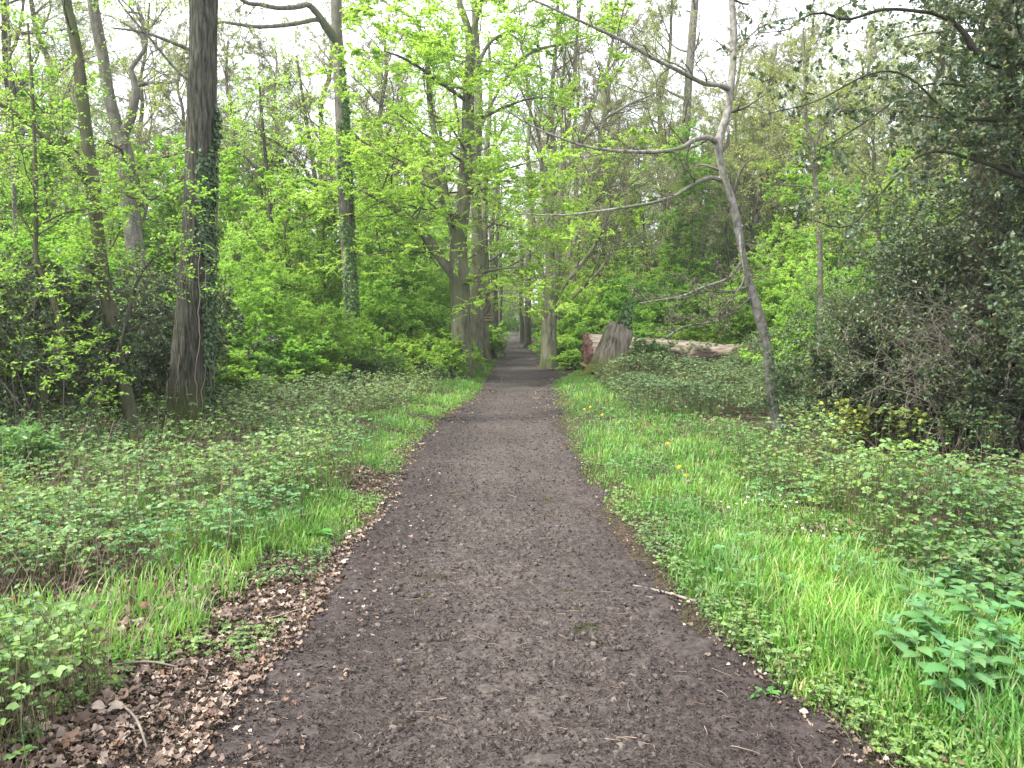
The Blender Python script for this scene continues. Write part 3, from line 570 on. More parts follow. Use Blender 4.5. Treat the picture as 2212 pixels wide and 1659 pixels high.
def tree(name, label, cat, d, trunks, limbs=(), cfg=None, bark=B_beech, leafm=M_beech, twig=B_twig, tk={}, group=None, cfgl=None, extra=None, limb_sides=12, wk=1., lk=1.):
    """every trunk/limb is a pixel trace at its own distance; base at the first trunk point"""
    tp = [wtrace([(q[0], q[1], q[2]*wk)+tuple(q[3:]) for q in t], d) for t in trunks]; b = tp[0][0][0].copy(); b[2] = float(hgt(b[0], b[1])); tp[0][0][0][2] = b[2]-.08
    e = empty(name, b, label, cat, group)
    mt = MB()
    for i, (p, r) in enumerate(tp): kw = dict(sides=28, step=.08, amp=.05); kw.update(tk); kw['flare'] = kw.get('flare', .45) if i == 0 else 0; kw['seed'] = i*2.+d*.37; trunk(mt, p, r, **kw)
    ls = []
    mt.build('trunk', bark, e, b, smooth=True)
    for t in limbs:
        p, r = wtrace(t, d); r = r*lk; ml = MB(); trunk(ml, p, r, sides=limb_sides, step=.1, amp=.04, flare=.0, seed=len(ls)*1.7); ls.append((p, r)); ml.build('limb', bark, e, b, smooth=True)
    wood = MB(); leaf = MB()
    if cfg: crown(ls+[(p[max(1, len(p)//3):], r[max(1, len(p)//3):]) for p, r in tp if len(p) > 3], cfg, wood, leaf)
    if extra: extra(wood, leaf, b, tp, ls)
    if wood.n: wood.build('branches', twig, e, b)
    if leaf.n: leaf.build('foliage', leafm, e, b)
    return e, tp, ls, b
def ivy_on(e, p, r, origin, n, s0, s1, th0, th1, size, thr=.42, seed=3., vines=8, sel=None, m=None):
    """ivy leaves hugging a trunk between two fractions of its length and two angles (0 = right side, -90deg = towards the camera)"""
    P, rr = resample(p, r, 160); s = s0+(s1-s0)*rng.random(n); th = th0+(th1-th0)*rng.random(n)
    k = np.minimum((s*160).astype(int), 159); c = P[k]+(P[k+1]-P[k])*((s*160)-k)[:, None]; ra = rr[k]
    m_ = fbm(np.stack([np.cos(th)*1.2+seed, np.sin(th)*1.2, c[:, 2]*1.1], -1), 3)
    edgef = np.minimum(th-th0, th1-th)/(th1-th0); hi = (s-s0)/(s1-s0)
    if sel is not None: m_ = m_-sel(th, hi)
    kp = m_+rng.normal(size=n)*.05 > thr+.16-.42*edgef+.2*hi**2; c, th, ra, s = c[kp], th[kp], ra[kp], s[kp]
    out = np.stack([np.cos(th), np.sin(th), 0*th], -1); pos = c+out*(ra+rng.uniform(.0, .05, len(th)))[:, None]
    lf = MB(); X = norm(np.array([0, 0, -1.])+rng.normal(size=out.shape)*.5+out*.35); scatter(lf, IVY, pos, X, out+rng.normal(size=out.shape)*.3, size*rng.uniform(.6, 1.25, len(th)))
    iv = lf.build('ivy', m or M_ivy, e, origin)
    vn_ = MB(); pl = []
    for j in range(vines):
        a0 = rng.uniform(th0, th1); ss = np.linspace(s0*.5, s0+(s1-s0)*rng.uniform(.4, 1), 24); aa = a0+np.cumsum(rng.normal(size=24)*.06); kk = np.minimum((ss*160).astype(int), 159)
        pl.append(P[kk]+np.stack([np.cos(aa), np.sin(aa), 0*aa], -1)*(rr[kk]*1.06+.006)[:, None])
    pl = np.array(pl); tubes(vn_, pl, np.full(pl.shape[:2], .007), 5); vo = vn_.build('ivy_stems', B_twigl, iv, None); vo.data.transform(__import__('mathutils').Matrix.Translation(-Vector(origin)))

LEV_BARE = dict(levels=[dict(n=9, t0=.15, a0=.5, a1=1.1, lr=.5, rr=.5, wig=.12, up=.25, sides=5, K=6), dict(n=6, lr=.5, rr=.5, wig=.16, sides=3), dict(n=6, lr=.5, rr=.6, wig=.2, sides=3, K=4, leaf=5, size=.035, rmin=.0035)])

# 1 ---- ivy clad oak
eO, tpO, lsO, bO = tree('oak_tree', 'thick furrowed oak trunk clad in ivy on its right side, left of the path', 'tree', 10.8,
    [[(408, 968, 100), (410, 900, 92), (414, 800, 86), (420, 700, 80), (426, 560, 72), (430, 440, 67), (433, 330, 62), (437, 200, 60), (439, 100, 58), (440, 0, 57), (442, -200, 54), (448, -500, 46), (452, -900, 34), (440, -1300, 18)]],
    [[(440, -150, 26), (520, -260, 20, 10), (640, -420, 12, 9.4)], [(440, -300, 26), (300, -460, 18, 10.5), (180, -700, 10, 10)], [(436, 120, 8), (380, 95, 7, 10.9), (310, 70, 6, 11.2), (240, 60, 3, 11.5)], [(428, 190, 6, 10.7), (380, 150, 5, 10.9), (330, 90, 5, 11), (270, 20, 4, 11.2), (230, -40, 3, 11.3)]],
    cfg=dict(levels=[dict(n=9, t0=.25, lr=.35, rr=.45, wig=.2, sides=5, up=.1, keep=lambda P: P[:, 2] > 6.3, absL=4.), dict(n=6, lr=.5, rr=.5, wig=.2, sides=3), dict(n=5, lr=.5, rr=.6, wig=.25, sides=3, leaf=4, size=.04)]),
    bark=B_oak, leafm=M_birchl, tk=dict(sides=170, step=.03, amp=.05, fa=8.5, fs=1.3, flare=.35, fl=.4))
pO, rO = tpO[0]
ivy_on(eO, pO, rO, bO, 7500, .0, .34, R(-80), R(60), .046, thr=.38, vines=9, sel=lambda th, hi: .35*sst(R(-25), R(-60), th)*(1-sst(.5, .62, hi)*sst(1., .8, hi)))
ivy_on(eO, pO, rO, bO, 1500, .0, .14, R(-175), R(-60), .04, thr=.6, vines=4)
# knot on the trunk
# 2 ---- leaning smooth tree
SPR = dict(levels=[dict(n=8, t0=.1, a0=.7, a1=1.3, absL=2.2, lr=.8, rr=.35, flat=.45, wig=.15, up=.05, sides=4, K=6), dict(n=6, lr=.5, rr=.5, flat=.5, wig=.2, up=0, sides=3), dict(n=5, lr=.55, rr=.6, flat=.4, wig=.2, up=0, sides=3, K=4, leaf=6, size=.045, tp=LEAF, rmin=.002)])
tree('leaning_tree', 'slim smooth barked tree leaning left, standing left of the ivy clad oak', 'tree', 9.7,
    [[(296, 975, 34), (282, 900, 31), (266, 820, 30), (250, 760, 29), (240, 700, 28), (228, 620, 28), (216, 540, 27), (207, 470, 28), (202, 410, 32), (195, 350, 28), (185, 270, 26), (176, 190, 25), (168, 120, 23), (156, 60, 22), (143, 0, 20), (125, -120, 17), (90, -300, 13), (40, -600, 7)]],
    [[(198, 415, 15), (175, 375, 14, 9.6), (140, 330, 12, 9.5), (100, 300, 11, 9.4), (50, 255, 10, 9.3), (0, 225, 9, 9.2), (-80, 190, 6, 9)], [(205, 400, 8), (240, 395, 6, 9.5), (280, 425, 5, 9.2), (330, 430, 3, 9)]],
    cfg=SPR, bark=B_smooth, leafm=M_hazel, tk=dict(sides=30, step=.05, amp=.02, fa=1.5, ridge=False, flare=.35, fl=.2))
# 3 ---- forked tree behind
tree('forked_tree', 'forked grey tree with a broken dead stub between the leaning tree and the oak', 'tree', 15.5,
    [[(322, 800, 40), (316, 700, 36), (300, 600, 36), (288, 500, 36), (280, 420, 36), (270, 340, 36), (258, 285, 34)],
     [(258, 290, 26), (243, 240, 24), (232, 190, 24), (222, 120, 24), (210, 60, 23), (200, 0, 22), (190, -100, 20), (170, -300, 13), (160, -500, 6)],
     [(262, 300, 22), (282, 255, 20), (290, 220, 19), (293, 190, 17), (287, 165, 13), (284, 148, 9), (300, 125, 8), (312, 105, 9), (310, 80, 10), (309, 50, 9), (300, 30, 6), (270, 25, 4)]],
    [[(293, 186, 10), (315, 180, 9), (340, 178, 6), (352, 178, 2)], [(309, 55, 5), (285, 20, 4), (240, -20, 3)], [(312, 80, 4), (340, 40, 3), (370, 0, 2)]],
    cfg=dict(levels=[dict(n=8, t0=.2, absL=3.2, lr=.8, rr=.3, wig=.2, sides=4, up=.2, K=6), dict(n=6, lr=.5, rr=.5, wig=.25, sides=3), dict(n=5, lr=.5, rr=.6, wig=.25, sides=3, K=4, leaf=5, size=.05, rmin=.003)]),
    bark=B_grey, leafm=M_birchl, tk=dict(sides=36, amp=.05, fa=4, step=.06))
# 4 ---- second ivy tree with arched limb
eC, tpC, lsC, bC = tree('ivied_tree', 'straight grey tree wrapped in ivy behind the oak, with a crooked limb arching left', 'tree', 20.,
    [[(766, 830, 36), (762, 740, 35), (757, 640, 34), (750, 520, 33), (744, 420, 32), (740, 320, 31), (736, 220, 30), (733, 140, 29), (728, 70, 26), (726, 0, 25), (725, -120, 23), (722, -300, 18), (720, -500, 10)]],
    [[(733, 95, 20), (715, 72, 19, 19.8), (700, 52, 17, 19.6), (686, 30, 14, 19.4), (665, 10, 12, 19.2), (640, 15, 11, 19), (600, 17, 10, 18.8), (565, 10, 9, 18.6), (530, 5, 8, 18.4), (505, -20, 6, 18.2)],
     [(700, 45, 12, 19.6), (680, 42, 10, 19.4), (645, 50, 9, 19.2), (600, 56, 9, 19), (555, 58, 8, 18.8), (510, 52, 7, 18.6), (470, 48, 6, 18.4), (420, 60, 4, 18.2)],
     [(738, 260, 7), (775, 300, 6), (800, 315, 3)]],
    cfg=dict(levels=[dict(n=7, t0=.45, absL=4, lr=.5, rr=.3, wig=.2, sides=4, up=.3), dict(n=5, lr=.5, rr=.5, wig=.25, sides=3), dict(n=4, lr=.5, rr=.6, wig=.25, sides=3, leaf=4, size=.05, rmin=.003)]),
    bark=B_grey, leafm=M_birchl, tk=dict(sides=48, amp=.05, fa=4, step=.06), wk=.88)
ivy_on(eC, *tpC[0], bC, 7000, .0, .44, R(-150), R(60), .062, thr=.4, vines=4, m=M_ivy2); ivy_on(eC, *tpC[0], bC, 1500, .42, .55, R(-60), R(60), .062, thr=.44, vines=2, m=M_ivy2)

# 5 ---- the big beech left of the path, layered fresh foliage
BEE = dict(levels=[dict(n=13, t0=.12, a0=.8, a1=1.4, absL=4.2, lr=.8, rr=.3, flat=.35, wig=.12, up=.05, sides=4, K=7, keep=lambda P: P[:, 2] > 2.3),
                   dict(n=7, lr=.5, rr=.5, flat=.3, wig=.16, up=0, sides=3, K=5), dict(n=7, lr=.5, rr=.6, flat=.25, wig=.18, up=-.02, sides=3, K=4, leaf=20, size=.058, tp=LEAF, rmin=.003, lflat=.35, lt0=.0)])
eD, tpD, lsD, bD = tree('beech_tree', 'big grey beech with layered fresh green leaves at the left edge of the path', 'tree', 21.,
    [[(1000, 832, 54), (998, 780, 48), (996, 720, 46), (995, 660, 45), (993, 600, 43), (991, 550, 40), (994, 500, 34), (1001, 450, 32), (1005, 400, 31), (1009, 330, 29), (1011, 260, 27), (1012, 190, 25), (1016, 120, 22), (1010, 60, 17), (990, 0, 14), (965, -100, 11), (940, -260, 6)],
     [(1016, 130, 15), (1022, 90, 14), (1024, 60, 13), (1035, 20, 11), (1050, -60, 9), (1065, -200, 5)]],
    [[(985, 598, 26), (965, 572, 25), (940, 540, 23), (915, 505, 21), (885, 475, 19), (855, 450, 17), (825, 432, 13), (790, 415, 8), (740, 395, 4)],
     [(990, 530, 20), (975, 480, 18), (955, 425, 15), (935, 370, 13), (912, 320, 11), (890, 290, 8), (850, 250, 5)],
     [(990, 560, 16), (965, 430, 15), (948, 330, 13), (930, 240, 13), (925, 160, 11), (918, 90, 9), (890, 40, 7), (840, 10, 5), (790, -30, 3)],
     [(1010, 300, 9), (1035, 280, 8), (1050, 250, 6), (1085, 180, 6), (1115, 140, 7), (1150, 112, 7), (1190, 100, 6), (1230, 92, 4), (1290, 75, 2)],
     [(1012, 230, 9), (1030, 150, 8), (1060, 90, 8), (1100, 75, 6), (1130, 95, 4)], [(1003, 420, 8), (1060, 380, 6, 20), (1110, 360, 4, 19.5), (1170, 345, 3, 19)],
     [(1000, 470, 8), (930, 440, 6, 19.5), (880, 360, 5, 19), (830, 330, 3, 18.6)], [(1010, 220, 9), (940, 170, 8, 20), (880, 130, 6, 19), (830, 110, 3, 18)],
     [(990, 620, 8), (1040, 590, 6, 20), (1085, 580, 5, 19.5), (1140, 575, 2, 19)], [(1005, 400, 9), (900, 350, 7, 22), (820, 330, 5, 23), (720, 300, 3, 23)]],
    cfg=BEE, bark=B_beech, leafm=M_beech, tk=dict(sides=56, step=.05, amp=.03, fa=1.6, fs=.8, ridge=False, flare=.22, fl=.35, gn=.6))
# 6 ---- trunk just behind it
tree('beech_tree', 'second beech pressed close behind the big one, with a swollen knob high on its trunk', 'tree', 24.5,
    [[(1026, 812, 34), (1029, 740, 32), (1030, 660, 30), (1032, 610, 28), (1036, 575, 36), (1034, 540, 34), (1030, 480, 24), (1028, 380, 21), (1034, 250, 19), (1030, 120, 16), (1024, 0, 13), (1020, -150, 8)]],
    [[(1030, 690, 10), (1048, 675, 11), (1058, 655, 8), (1050, 640, 6), (1070, 625, 3)], [(1030, 440, 10), (1000, 330, 8), (980, 200, 6), (960, 80, 4)], [(1030, 380, 8), (1075, 300, 6), (1120, 200, 4)]],
    cfg=dict(levels=[dict(n=8, t0=.3, absL=4.5, lr=.7, rr=.3, flat=.5, sides=4, keep=lambda P: P[:, 2] > 3.), dict(n=6, lr=.5, rr=.5, flat=.4, sides=3), dict(n=6, lr=.5, rr=.6, flat=.3, sides=3, leaf=5, size=.08, rmin=.004)]),
    bark=B_beech, leafm=M_hazel, tk=dict(sides=36, amp=.03, fa=1.6, ridge=False, flare=.4, gn=.6))
AV = dict(levels=[dict(n=10, t0=.2, absL=5, lr=.7, rr=.35, flat=.6, sides=4, up=.1, keep=lambda P: P[:, 2] > 3.2), dict(n=6, lr=.5, rr=.5, flat=.5, sides=3), dict(n=5, lr=.5, rr=.6, flat=.4, sides=3, leaf=5, size=.12, rmin=.006)])
for tr, d, lb in [([(1049, 791, 22), (1048, 740, 20), (1047, 690, 19), (1050, 600, 17), (1046, 480, 15), (1050, 350, 13), (1060, 200, 9), (1055, 80, 5)], 29., 'third trunk of the left row, mossy foot, behind the two beeches'),
                  ([(1064, 781, 18), (1064, 740, 16), (1063, 690, 15), (1066, 600, 13), (1062, 500, 12), (1072, 380, 9), (1068, 250, 5)], 34., 'fourth trunk of the left row, dark and half hidden by leaves'),
                  ([(1071, 776, 12), (1071, 740, 11), (1072, 690, 10), (1070, 600, 9), (1076, 450, 7), (1078, 330, 4)], 39., 'fifth slim trunk of the left row beside the dark one'),
                  ([(1079, 756, 10), (1079, 730, 9), (1080, 690, 9), (1082, 600, 8), (1078, 500, 6), (1084, 400, 3)], 50., 'farthest slim trunk of the left row by the path')]:
    tree('avenue_tree', lb, 'tree', d, [tr], [], AV, B_beech, M_hazel, tk=dict(sides=20, step=.15, ridge=False, amp=.03), group='trunks lining the left side of the path')
# 11 --- multi stemmed hornbeam right of path
FANL = dict(levels=[dict(n=9, t0=.25, a0=.25, a1=.8, lr=.42, rr=.5, wig=.12, up=.35, sides=4, K=7, absL=7.), dict(n=7, a0=.4, a1=1., lr=.5, rr=.5, wig=.16, up=.15, sides=3, K=5), dict(n=9, lr=.55, rr=.6, wig=.2, sides=3, K=4, leaf=3, size=.045, rmin=.005)])
tree('hornbeam_tree', 'fluted hornbeam whose many pale stems fan out just right of the path', 'tree', 27.,
    [[(1187, 798, 40), (1186, 740, 38), (1187, 690, 37), (1189, 640, 36), (1191, 600, 32), (1188, 550, 20), (1189, 480, 17), (1192, 400, 15), (1196, 320, 14), (1190, 240, 12), (1196, 150, 10), (1205, 50, 8), (1200, -80, 5)],
     [(1195, 620, 24), (1203, 570, 21), (1207, 500, 18), (1212, 420, 16), (1218, 340, 14), (1228, 270, 12), (1240, 180, 10), (1246, 80, 8), (1260, -60, 5)],
     [(1180, 640, 14), (1171, 590, 12), (1160, 560, 10), (1152, 480, 9), (1150, 400, 8), (1140, 330, 8), (1146, 250, 6), (1130, 120, 5), (1120, 0, 3)]],
    [[(1200, 640, 13), (1210, 600, 12), (1225, 560, 11), (1245, 510, 10), (1262, 460, 9), (1275, 400, 8), (1290, 330, 7), (1305, 240, 6), (1330, 120, 4), (1350, 0, 3)],
     [(1202, 655, 12), (1216, 620, 11), (1240, 590, 10), (1275, 545, 9), (1300, 500, 8), (1320, 450, 6), (1360, 380, 3)], [(1205, 690, 9), (1222, 660, 9), (1250, 630, 8), (1290, 590, 6), (1330, 540, 4), (1390, 500, 2)],
     [(1209, 500, 10), (1225, 420, 9), (1242, 330, 8), (1275, 240, 7), (1310, 160, 5), (1360, 90, 3)], [(1216, 360, 9), (1215, 290, 8), (1212, 200, 7), (1222, 100, 5), (1215, 0, 3)],
     [(1190, 560, 11), (1180, 480, 9), (1172, 390, 8), (1165, 300, 7), (1170, 190, 5), (1160, 80, 3)], [(1192, 470, 8), (1180, 380, 7), (1160, 280, 6), (1120, 180, 4), (1090, 100, 2)],
     [(1240, 330, 7), (1290, 270, 6), (1350, 230, 5), (1420, 200, 2)], [(1262, 460, 6), (1310, 410, 5), (1350, 395, 2)]],
    cfg=FANL, bark=B_beech, leafm=M_bud, twig=B_twig, tk=dict(sides=48, step=.07, amp=.05, fa=1.2, ridge=False, flare=.4, fl=.5, lob=6, gn=1.2), limb_sides=10, wk=.85)
for tr, d, lb, b_ in [([(1139, 753, 17), (1140, 720, 15), (1140, 690, 15), (1141, 640, 14), (1142, 560, 12), (1146, 450, 10), (1140, 330, 8), (1148, 200, 5)], 48., 'sturdy smooth trunk with mossy foot on the right side of the path ahead', B_beech),
                      ([(1129, 743, 11), (1128, 715, 9), (1127, 690, 9), (1125, 640, 8), (1128, 550, 6), (1122, 450, 4)], 58., 'dark slim trunk just left of the sturdy mossy footed one', B_smooth),
                      ([(1124, 730, 6), (1124, 700, 5), (1123, 650, 5), (1124, 560, 4), (1120, 480, 2)], 74., 'thin pale trunk farthest along the right side of the path', B_grey),
                      ([(1162, 735, 6), (1162, 715, 5), (1163, 690, 5), (1165, 640, 4), (1168, 560, 2)], 64., 'thin dark trunk on the brown litter clearing right of the path', B_oak)]:
    tree('avenue_tree', lb, 'tree', d, [tr], [], AV, b_, M_hazel, tk=dict(sides=20, step=.2, ridge=False, amp=.03), group='trunks along the right side of the path')
# 13 --- crooked sapling on the right
TW = dict(levels=[dict(n=13, t0=.12, t1=1, a0=.4, a1=1.1, absL=1.0, lr=.8, rr=.5, flat=.6, wig=.2, up=.02, sides=4, K=6, rmin=.0065), dict(n=7, lr=.55, rr=.6, flat=.7, wig=.22, sides=3, leaf=2, size=.022, rmin=.0045, K=4), dict(n=3, lr=.5, rr=.7, flat=.7, wig=.22, sides=3, leaf=2, size=.02, rmin=.0032, K=3)])
eF, tpF, lsF, bF = tree('crooked_sapling', 'slender crooked grey sapling rising from the grass right of the path', 'tree', 10.9,
    [[(1687, 948, 27), (1677, 905, 24), (1670, 870, 22), (1666, 830, 23), (1661, 780, 22), (1655, 740, 22), (1645, 700, 24), (1632, 655, 22), (1621, 620, 21), (1610, 580, 17), (1603, 545, 16), (1597, 510, 18), (1588, 460, 18), (1578, 425, 17), (1565, 385, 16), (1556, 345, 17), (1552, 310, 19), (1560, 280, 19), (1571, 245, 17), (1577, 200, 17), (1582, 150, 17), (1584, 100, 15), (1584, 50, 15), (1580, 0, 14), (1570, -100, 12), (1560, -250, 8), (1530, -400, 4)]],
    [[(1575, 192, 8), (1560, 185, 7, 10.7), (1520, 180, 7, 10.5), (1480, 160, 7, 10.3), (1440, 140, 6, 10.1), (1400, 120, 6, 9.9), (1350, 90, 6, 9.7), (1290, 62, 5, 9.5), (1220, 30, 4, 9.3), (1140, -5, 3, 9.1), (1050, -40, 2, 9)],
     [(1552, 312, 10), (1538, 300, 9, 10.8), (1522, 297, 8, 10.6), (1500, 302, 8, 10.5), (1470, 320, 7, 10.3), (1430, 327, 6, 10.1), (1380, 328, 6, 9.9), (1320, 325, 5, 9.7), (1260, 315, 4, 9.5), (1190, 290, 3, 9.3), (1130, 262, 3, 9.2), (1080, 225, 2, 9)],
     [(1556, 390, 8), (1540, 384, 7, 10.7), (1520, 388, 7, 10.6), (1495, 400, 6, 10.4), (1460, 422, 6, 10.3), (1410, 438, 5, 10.1), (1350, 448, 4, 9.9), (1280, 458, 4, 9.8), (1210, 465, 3, 9.6), (1120, 462, 2, 9.4)],
     [(1605, 560, 5), (1575, 600, 4, 10.6), (1520, 620, 4, 10.4), (1470, 640, 3, 10.2), (1380, 655, 2, 10)], [(1618, 618, 5), (1580, 630, 4, 10.7), (1530, 628, 3, 10.5), (1480, 600, 2, 10.3)],
     [(1598, 498, 5), (1600, 540, 4, 10.7), (1607, 600, 4, 10.6), (1585, 640, 3, 10.5), (1540, 690, 2, 10.3)], [(1625, 640, 4), (1560, 690, 3, 10.6), (1480, 705, 3, 10.4), (1430, 735, 2, 10.3)], [(1582, 120, 4), (1640, 60, 3, 10.8), (1700, 40, 2, 10.8)]],
    cfg=TW, bark=B_sap, leafm=M_bud, twig=B_twigm, tk=dict(sides=30, step=.04, amp=.035, fa=2., fs=2.5, ridge=False, flare=.35, fl=.12), limb_sides=9, lk=1.35)
# 14.. thin trunks beyond
for tr, lm, d, name, lb, bk, lf, ls_ in [
    ([(1452, 760, 21), (1456, 640, 20), (1463, 520, 19), (1472, 420, 18), (1480, 300, 18), (1487, 180, 17), (1495, 80, 18), (1503, -20, 17), (1510, -200, 12)], [], 33., 'pale_trunk_tree', 'tall pale grey tree behind the arching branches of the crooked sapling', B_grey, M_birchl, .06),
    ([(1775, 720, 13), (1772, 600, 12), (1768, 480, 12), (1760, 380, 10), (1755, 310, 9), (1742, 260, 7), (1738, 160, 6), (1735, 60, 4)], [[(1757, 320, 5), (1790, 260, 4), (1840, 200, 2)], [(1750, 290, 4), (1700, 240, 3), (1660, 220, 2)], [(1760, 370, 4), (1710, 350, 3), (1660, 320, 2)]], 17., 'slender_tree', 'slender knobbly sapling with ascending twigs, right of the crooked one', B_grey, M_birchl, .045),
    ([(1905, 700, 11), (1902, 600, 10), (1898, 500, 8), (1890, 400, 7), (1886, 340, 4), (1890, 260, 2)], [[(1898, 480, 4), (1850, 460, 3), (1800, 455, 2)]], 14., 'slender_tree', 'thin dark sapling standing in the holly thicket on the right', B_smooth, M_birchl, .04),
    ([(598, 780, 14), (592, 650, 12), (588, 520, 11), (580, 400, 9), (570, 300, 7), (560, 180, 4)], [[(580, 400, 5), (530, 340, 4), (480, 320, 2)]], 26., 'slender_tree', 'thin dark trunk in the green thicket right of the oak', B_oak, M_hazel, .07),
    ([(700, 790, 16), (700, 650, 14), (690, 520, 12), (680, 380, 10), (660, 250, 8), (640, 120, 5)], [[(682, 400, 7), (630, 330, 6), (560, 290, 4), (500, 275, 2)], [(690, 520, 5), (640, 470, 4), (600, 470, 2)]], 27., 'spreading_tree', 'spreading tree with fresh leaves left of the second ivied trunk', B_smooth, M_beech, .08),
    ([(90, 960, 20), (95, 860, 18), (130, 760, 15), (125, 680, 13), (80, 560, 11), (78, 480, 10), (76, 350, 9), (70, 200, 7), (60, 50, 4)], [[(76, 520, 5), (40, 460, 4), (0, 440, 3)], [(78, 490, 5), (140, 460, 4), (190, 450, 2)]], 8.8, 'slender_tree', 'thin crooked stem at the far left among dark holly', B_smooth, M_hazel, .04),
    ([(130, 960, 11), (180, 880, 11), (235, 810, 11), (262, 740, 10), (280, 670, 9), (300, 600, 6), (330, 560, 4)], [[(270, 720, 4), (320, 690, 3), (345, 705, 2)]], 8.9, 'slender_tree', 'thin dark stem leaning right across the foot of the leaning tree', B_oak, M_hazel, .035),
    ([(32, 820, 12), (36, 700, 11), (34, 560, 10), (30, 400, 9), (26, 250, 8), (20, 100, 6), (15, -60, 4)], [], 14., 'slender_tree', 'slim straight trunk near the left border of the wood', B_grey, M_birchl, .055)]:
    tree(name, lb, 'tree', d, [tr], lm, dict(levels=[dict(n=12, t0=.15, absL=2.6 if d < 20 else 4.2, lr=.7, rr=.35, flat=.7, sides=4, up=.25, wig=.18, K=6, keep=(lambda P, _z=1.8 if d < 20 else 3.5: P[:, 2] > _z)), dict(n=6, lr=.5, rr=.5, flat=.6, wig=.2, sides=3), dict(n=5, lr=.5, rr=.6, flat=.5, wig=.2, sides=3, leaf=5, size=ls_, rmin=.0025 if d < 20 else .004)]),
         bk, lf, tk=dict(sides=22, step=.08, ridge=False, amp=.04, flare=.25), group=None)

# ------------------------------------------------------------------ stump, fallen log, cut log
sb = W(1318, 836, 22.); sb[2] = float(hgt(sb[0], sb[1]))
eS = empty('tree_stump', sb, 'leaning weathered stump with mossy foot beside the end of the fallen log', 'stump')
p, r = wtrace([(1302, 838, 84), (1310, 806, 76), (1318, 775, 68), (1328, 745, 62), (1338, 720, 58), (1344, 706, 50)], 22.); p[0, 2] = sb[2]-.08
mb = MB(); trunk(mb, p, r, sides=64, step=.04, amp=.1, fa=2.6, fs=.8, flare=.35, fl=.3, cap=False, seed=4., lob=5)
# ragged broken rim
V = mb.v[0]; z = V[:, 2]; top = z.max(); ang = np.arctan2(V[:, 1]-p[-1, 1], V[:, 0]-p[-1, 0])
V[:, 2] += sst(top-.35, top, z)*(.32*np.exp(-((ang-.3)/.5)**2)+.16*(fbm(np.stack([np.cos(ang)*4, np.sin(ang)*4, 0*ang], -1), 3)-.5)*2)
cap = V[-64:]; c = cap.mean(0)-[0, 0, .25]; mb.add(np.vstack([cap, (cap+c)/2, c[None]]), [(i, (i+1) % 64, 64+(i+1) % 64, 64+i) for i in range(64)], [(64+i, 64+(i+1) % 64, 128) for i in range(64)])
so = mb.build('trunk', B_stump, eS, sb, smooth=True)
mb = MB(); p, r = wtrace([(1280, 835, 26, 21.6), (1262, 848, 20, 21.2), (1240, 862, 14, 20.6), (1222, 876, 6, 20)], 21.5); p[:, 2] = [.3, .14, .06, .0]; trunk(mb, p, r, sides=14, flare=0, amp=.06); mb.build('root', B_stump, eS, sb, smooth=True)
mb = MB(); p, r = wtrace([(1346, 715, 36), (1352, 690, 26), (1358, 665, 18), (1362, 640, 8)], 22.); trunk(mb, p, r, sides=18, flare=0, amp=.15, fa=2); sh = mb.build('broken_spike', B_oak, eS, sb, smooth=True)
lf = MB(); n = 420; t = rng.random(n); c = p[0]+(p[-1]-p[0])*t[:, None]; a = rng.random(n)*TAU; o_ = np.stack([np.cos(a), np.sin(a), 0*a], -1); scatter(lf, IVY, c+o_*(.22-.15*t)[:, None]*1.2, norm(np.array([0, 0, -.8])+rng.normal(size=(n, 3))), o_, rng.uniform(.05, .1, n)); lf.build('ivy', M_bbush, sh, sb)

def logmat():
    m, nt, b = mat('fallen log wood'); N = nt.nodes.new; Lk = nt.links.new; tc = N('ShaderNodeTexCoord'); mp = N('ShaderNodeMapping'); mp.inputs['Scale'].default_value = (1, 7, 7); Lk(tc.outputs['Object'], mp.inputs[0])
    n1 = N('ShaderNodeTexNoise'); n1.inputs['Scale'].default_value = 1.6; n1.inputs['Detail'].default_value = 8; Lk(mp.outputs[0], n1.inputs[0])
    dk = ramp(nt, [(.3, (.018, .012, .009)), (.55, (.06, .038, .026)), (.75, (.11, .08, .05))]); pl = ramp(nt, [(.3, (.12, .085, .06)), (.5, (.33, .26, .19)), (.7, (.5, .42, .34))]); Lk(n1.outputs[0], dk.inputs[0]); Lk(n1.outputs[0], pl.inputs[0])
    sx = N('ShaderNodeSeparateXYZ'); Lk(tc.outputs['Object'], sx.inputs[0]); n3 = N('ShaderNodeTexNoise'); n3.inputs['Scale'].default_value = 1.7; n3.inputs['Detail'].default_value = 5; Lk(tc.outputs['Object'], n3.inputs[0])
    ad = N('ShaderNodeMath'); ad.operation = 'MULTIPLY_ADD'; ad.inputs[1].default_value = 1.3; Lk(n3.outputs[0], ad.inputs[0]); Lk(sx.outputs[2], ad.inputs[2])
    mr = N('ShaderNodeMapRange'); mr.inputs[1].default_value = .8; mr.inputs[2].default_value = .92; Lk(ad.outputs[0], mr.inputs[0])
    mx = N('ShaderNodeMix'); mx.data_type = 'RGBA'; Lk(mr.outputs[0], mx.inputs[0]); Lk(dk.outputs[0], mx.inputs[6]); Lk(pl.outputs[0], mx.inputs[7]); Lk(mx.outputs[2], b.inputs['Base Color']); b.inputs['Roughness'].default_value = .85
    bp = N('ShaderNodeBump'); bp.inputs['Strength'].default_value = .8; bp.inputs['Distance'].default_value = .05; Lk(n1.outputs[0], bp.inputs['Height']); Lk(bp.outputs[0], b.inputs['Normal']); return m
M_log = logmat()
M_rot = noisemat('rotten heartwood', [(.32, (.03, .014, .01)), (.5, (.17, .085, .065)), (.66, (.3, .19, .15))], sc=7, det=9, bump=1., dist=.08)
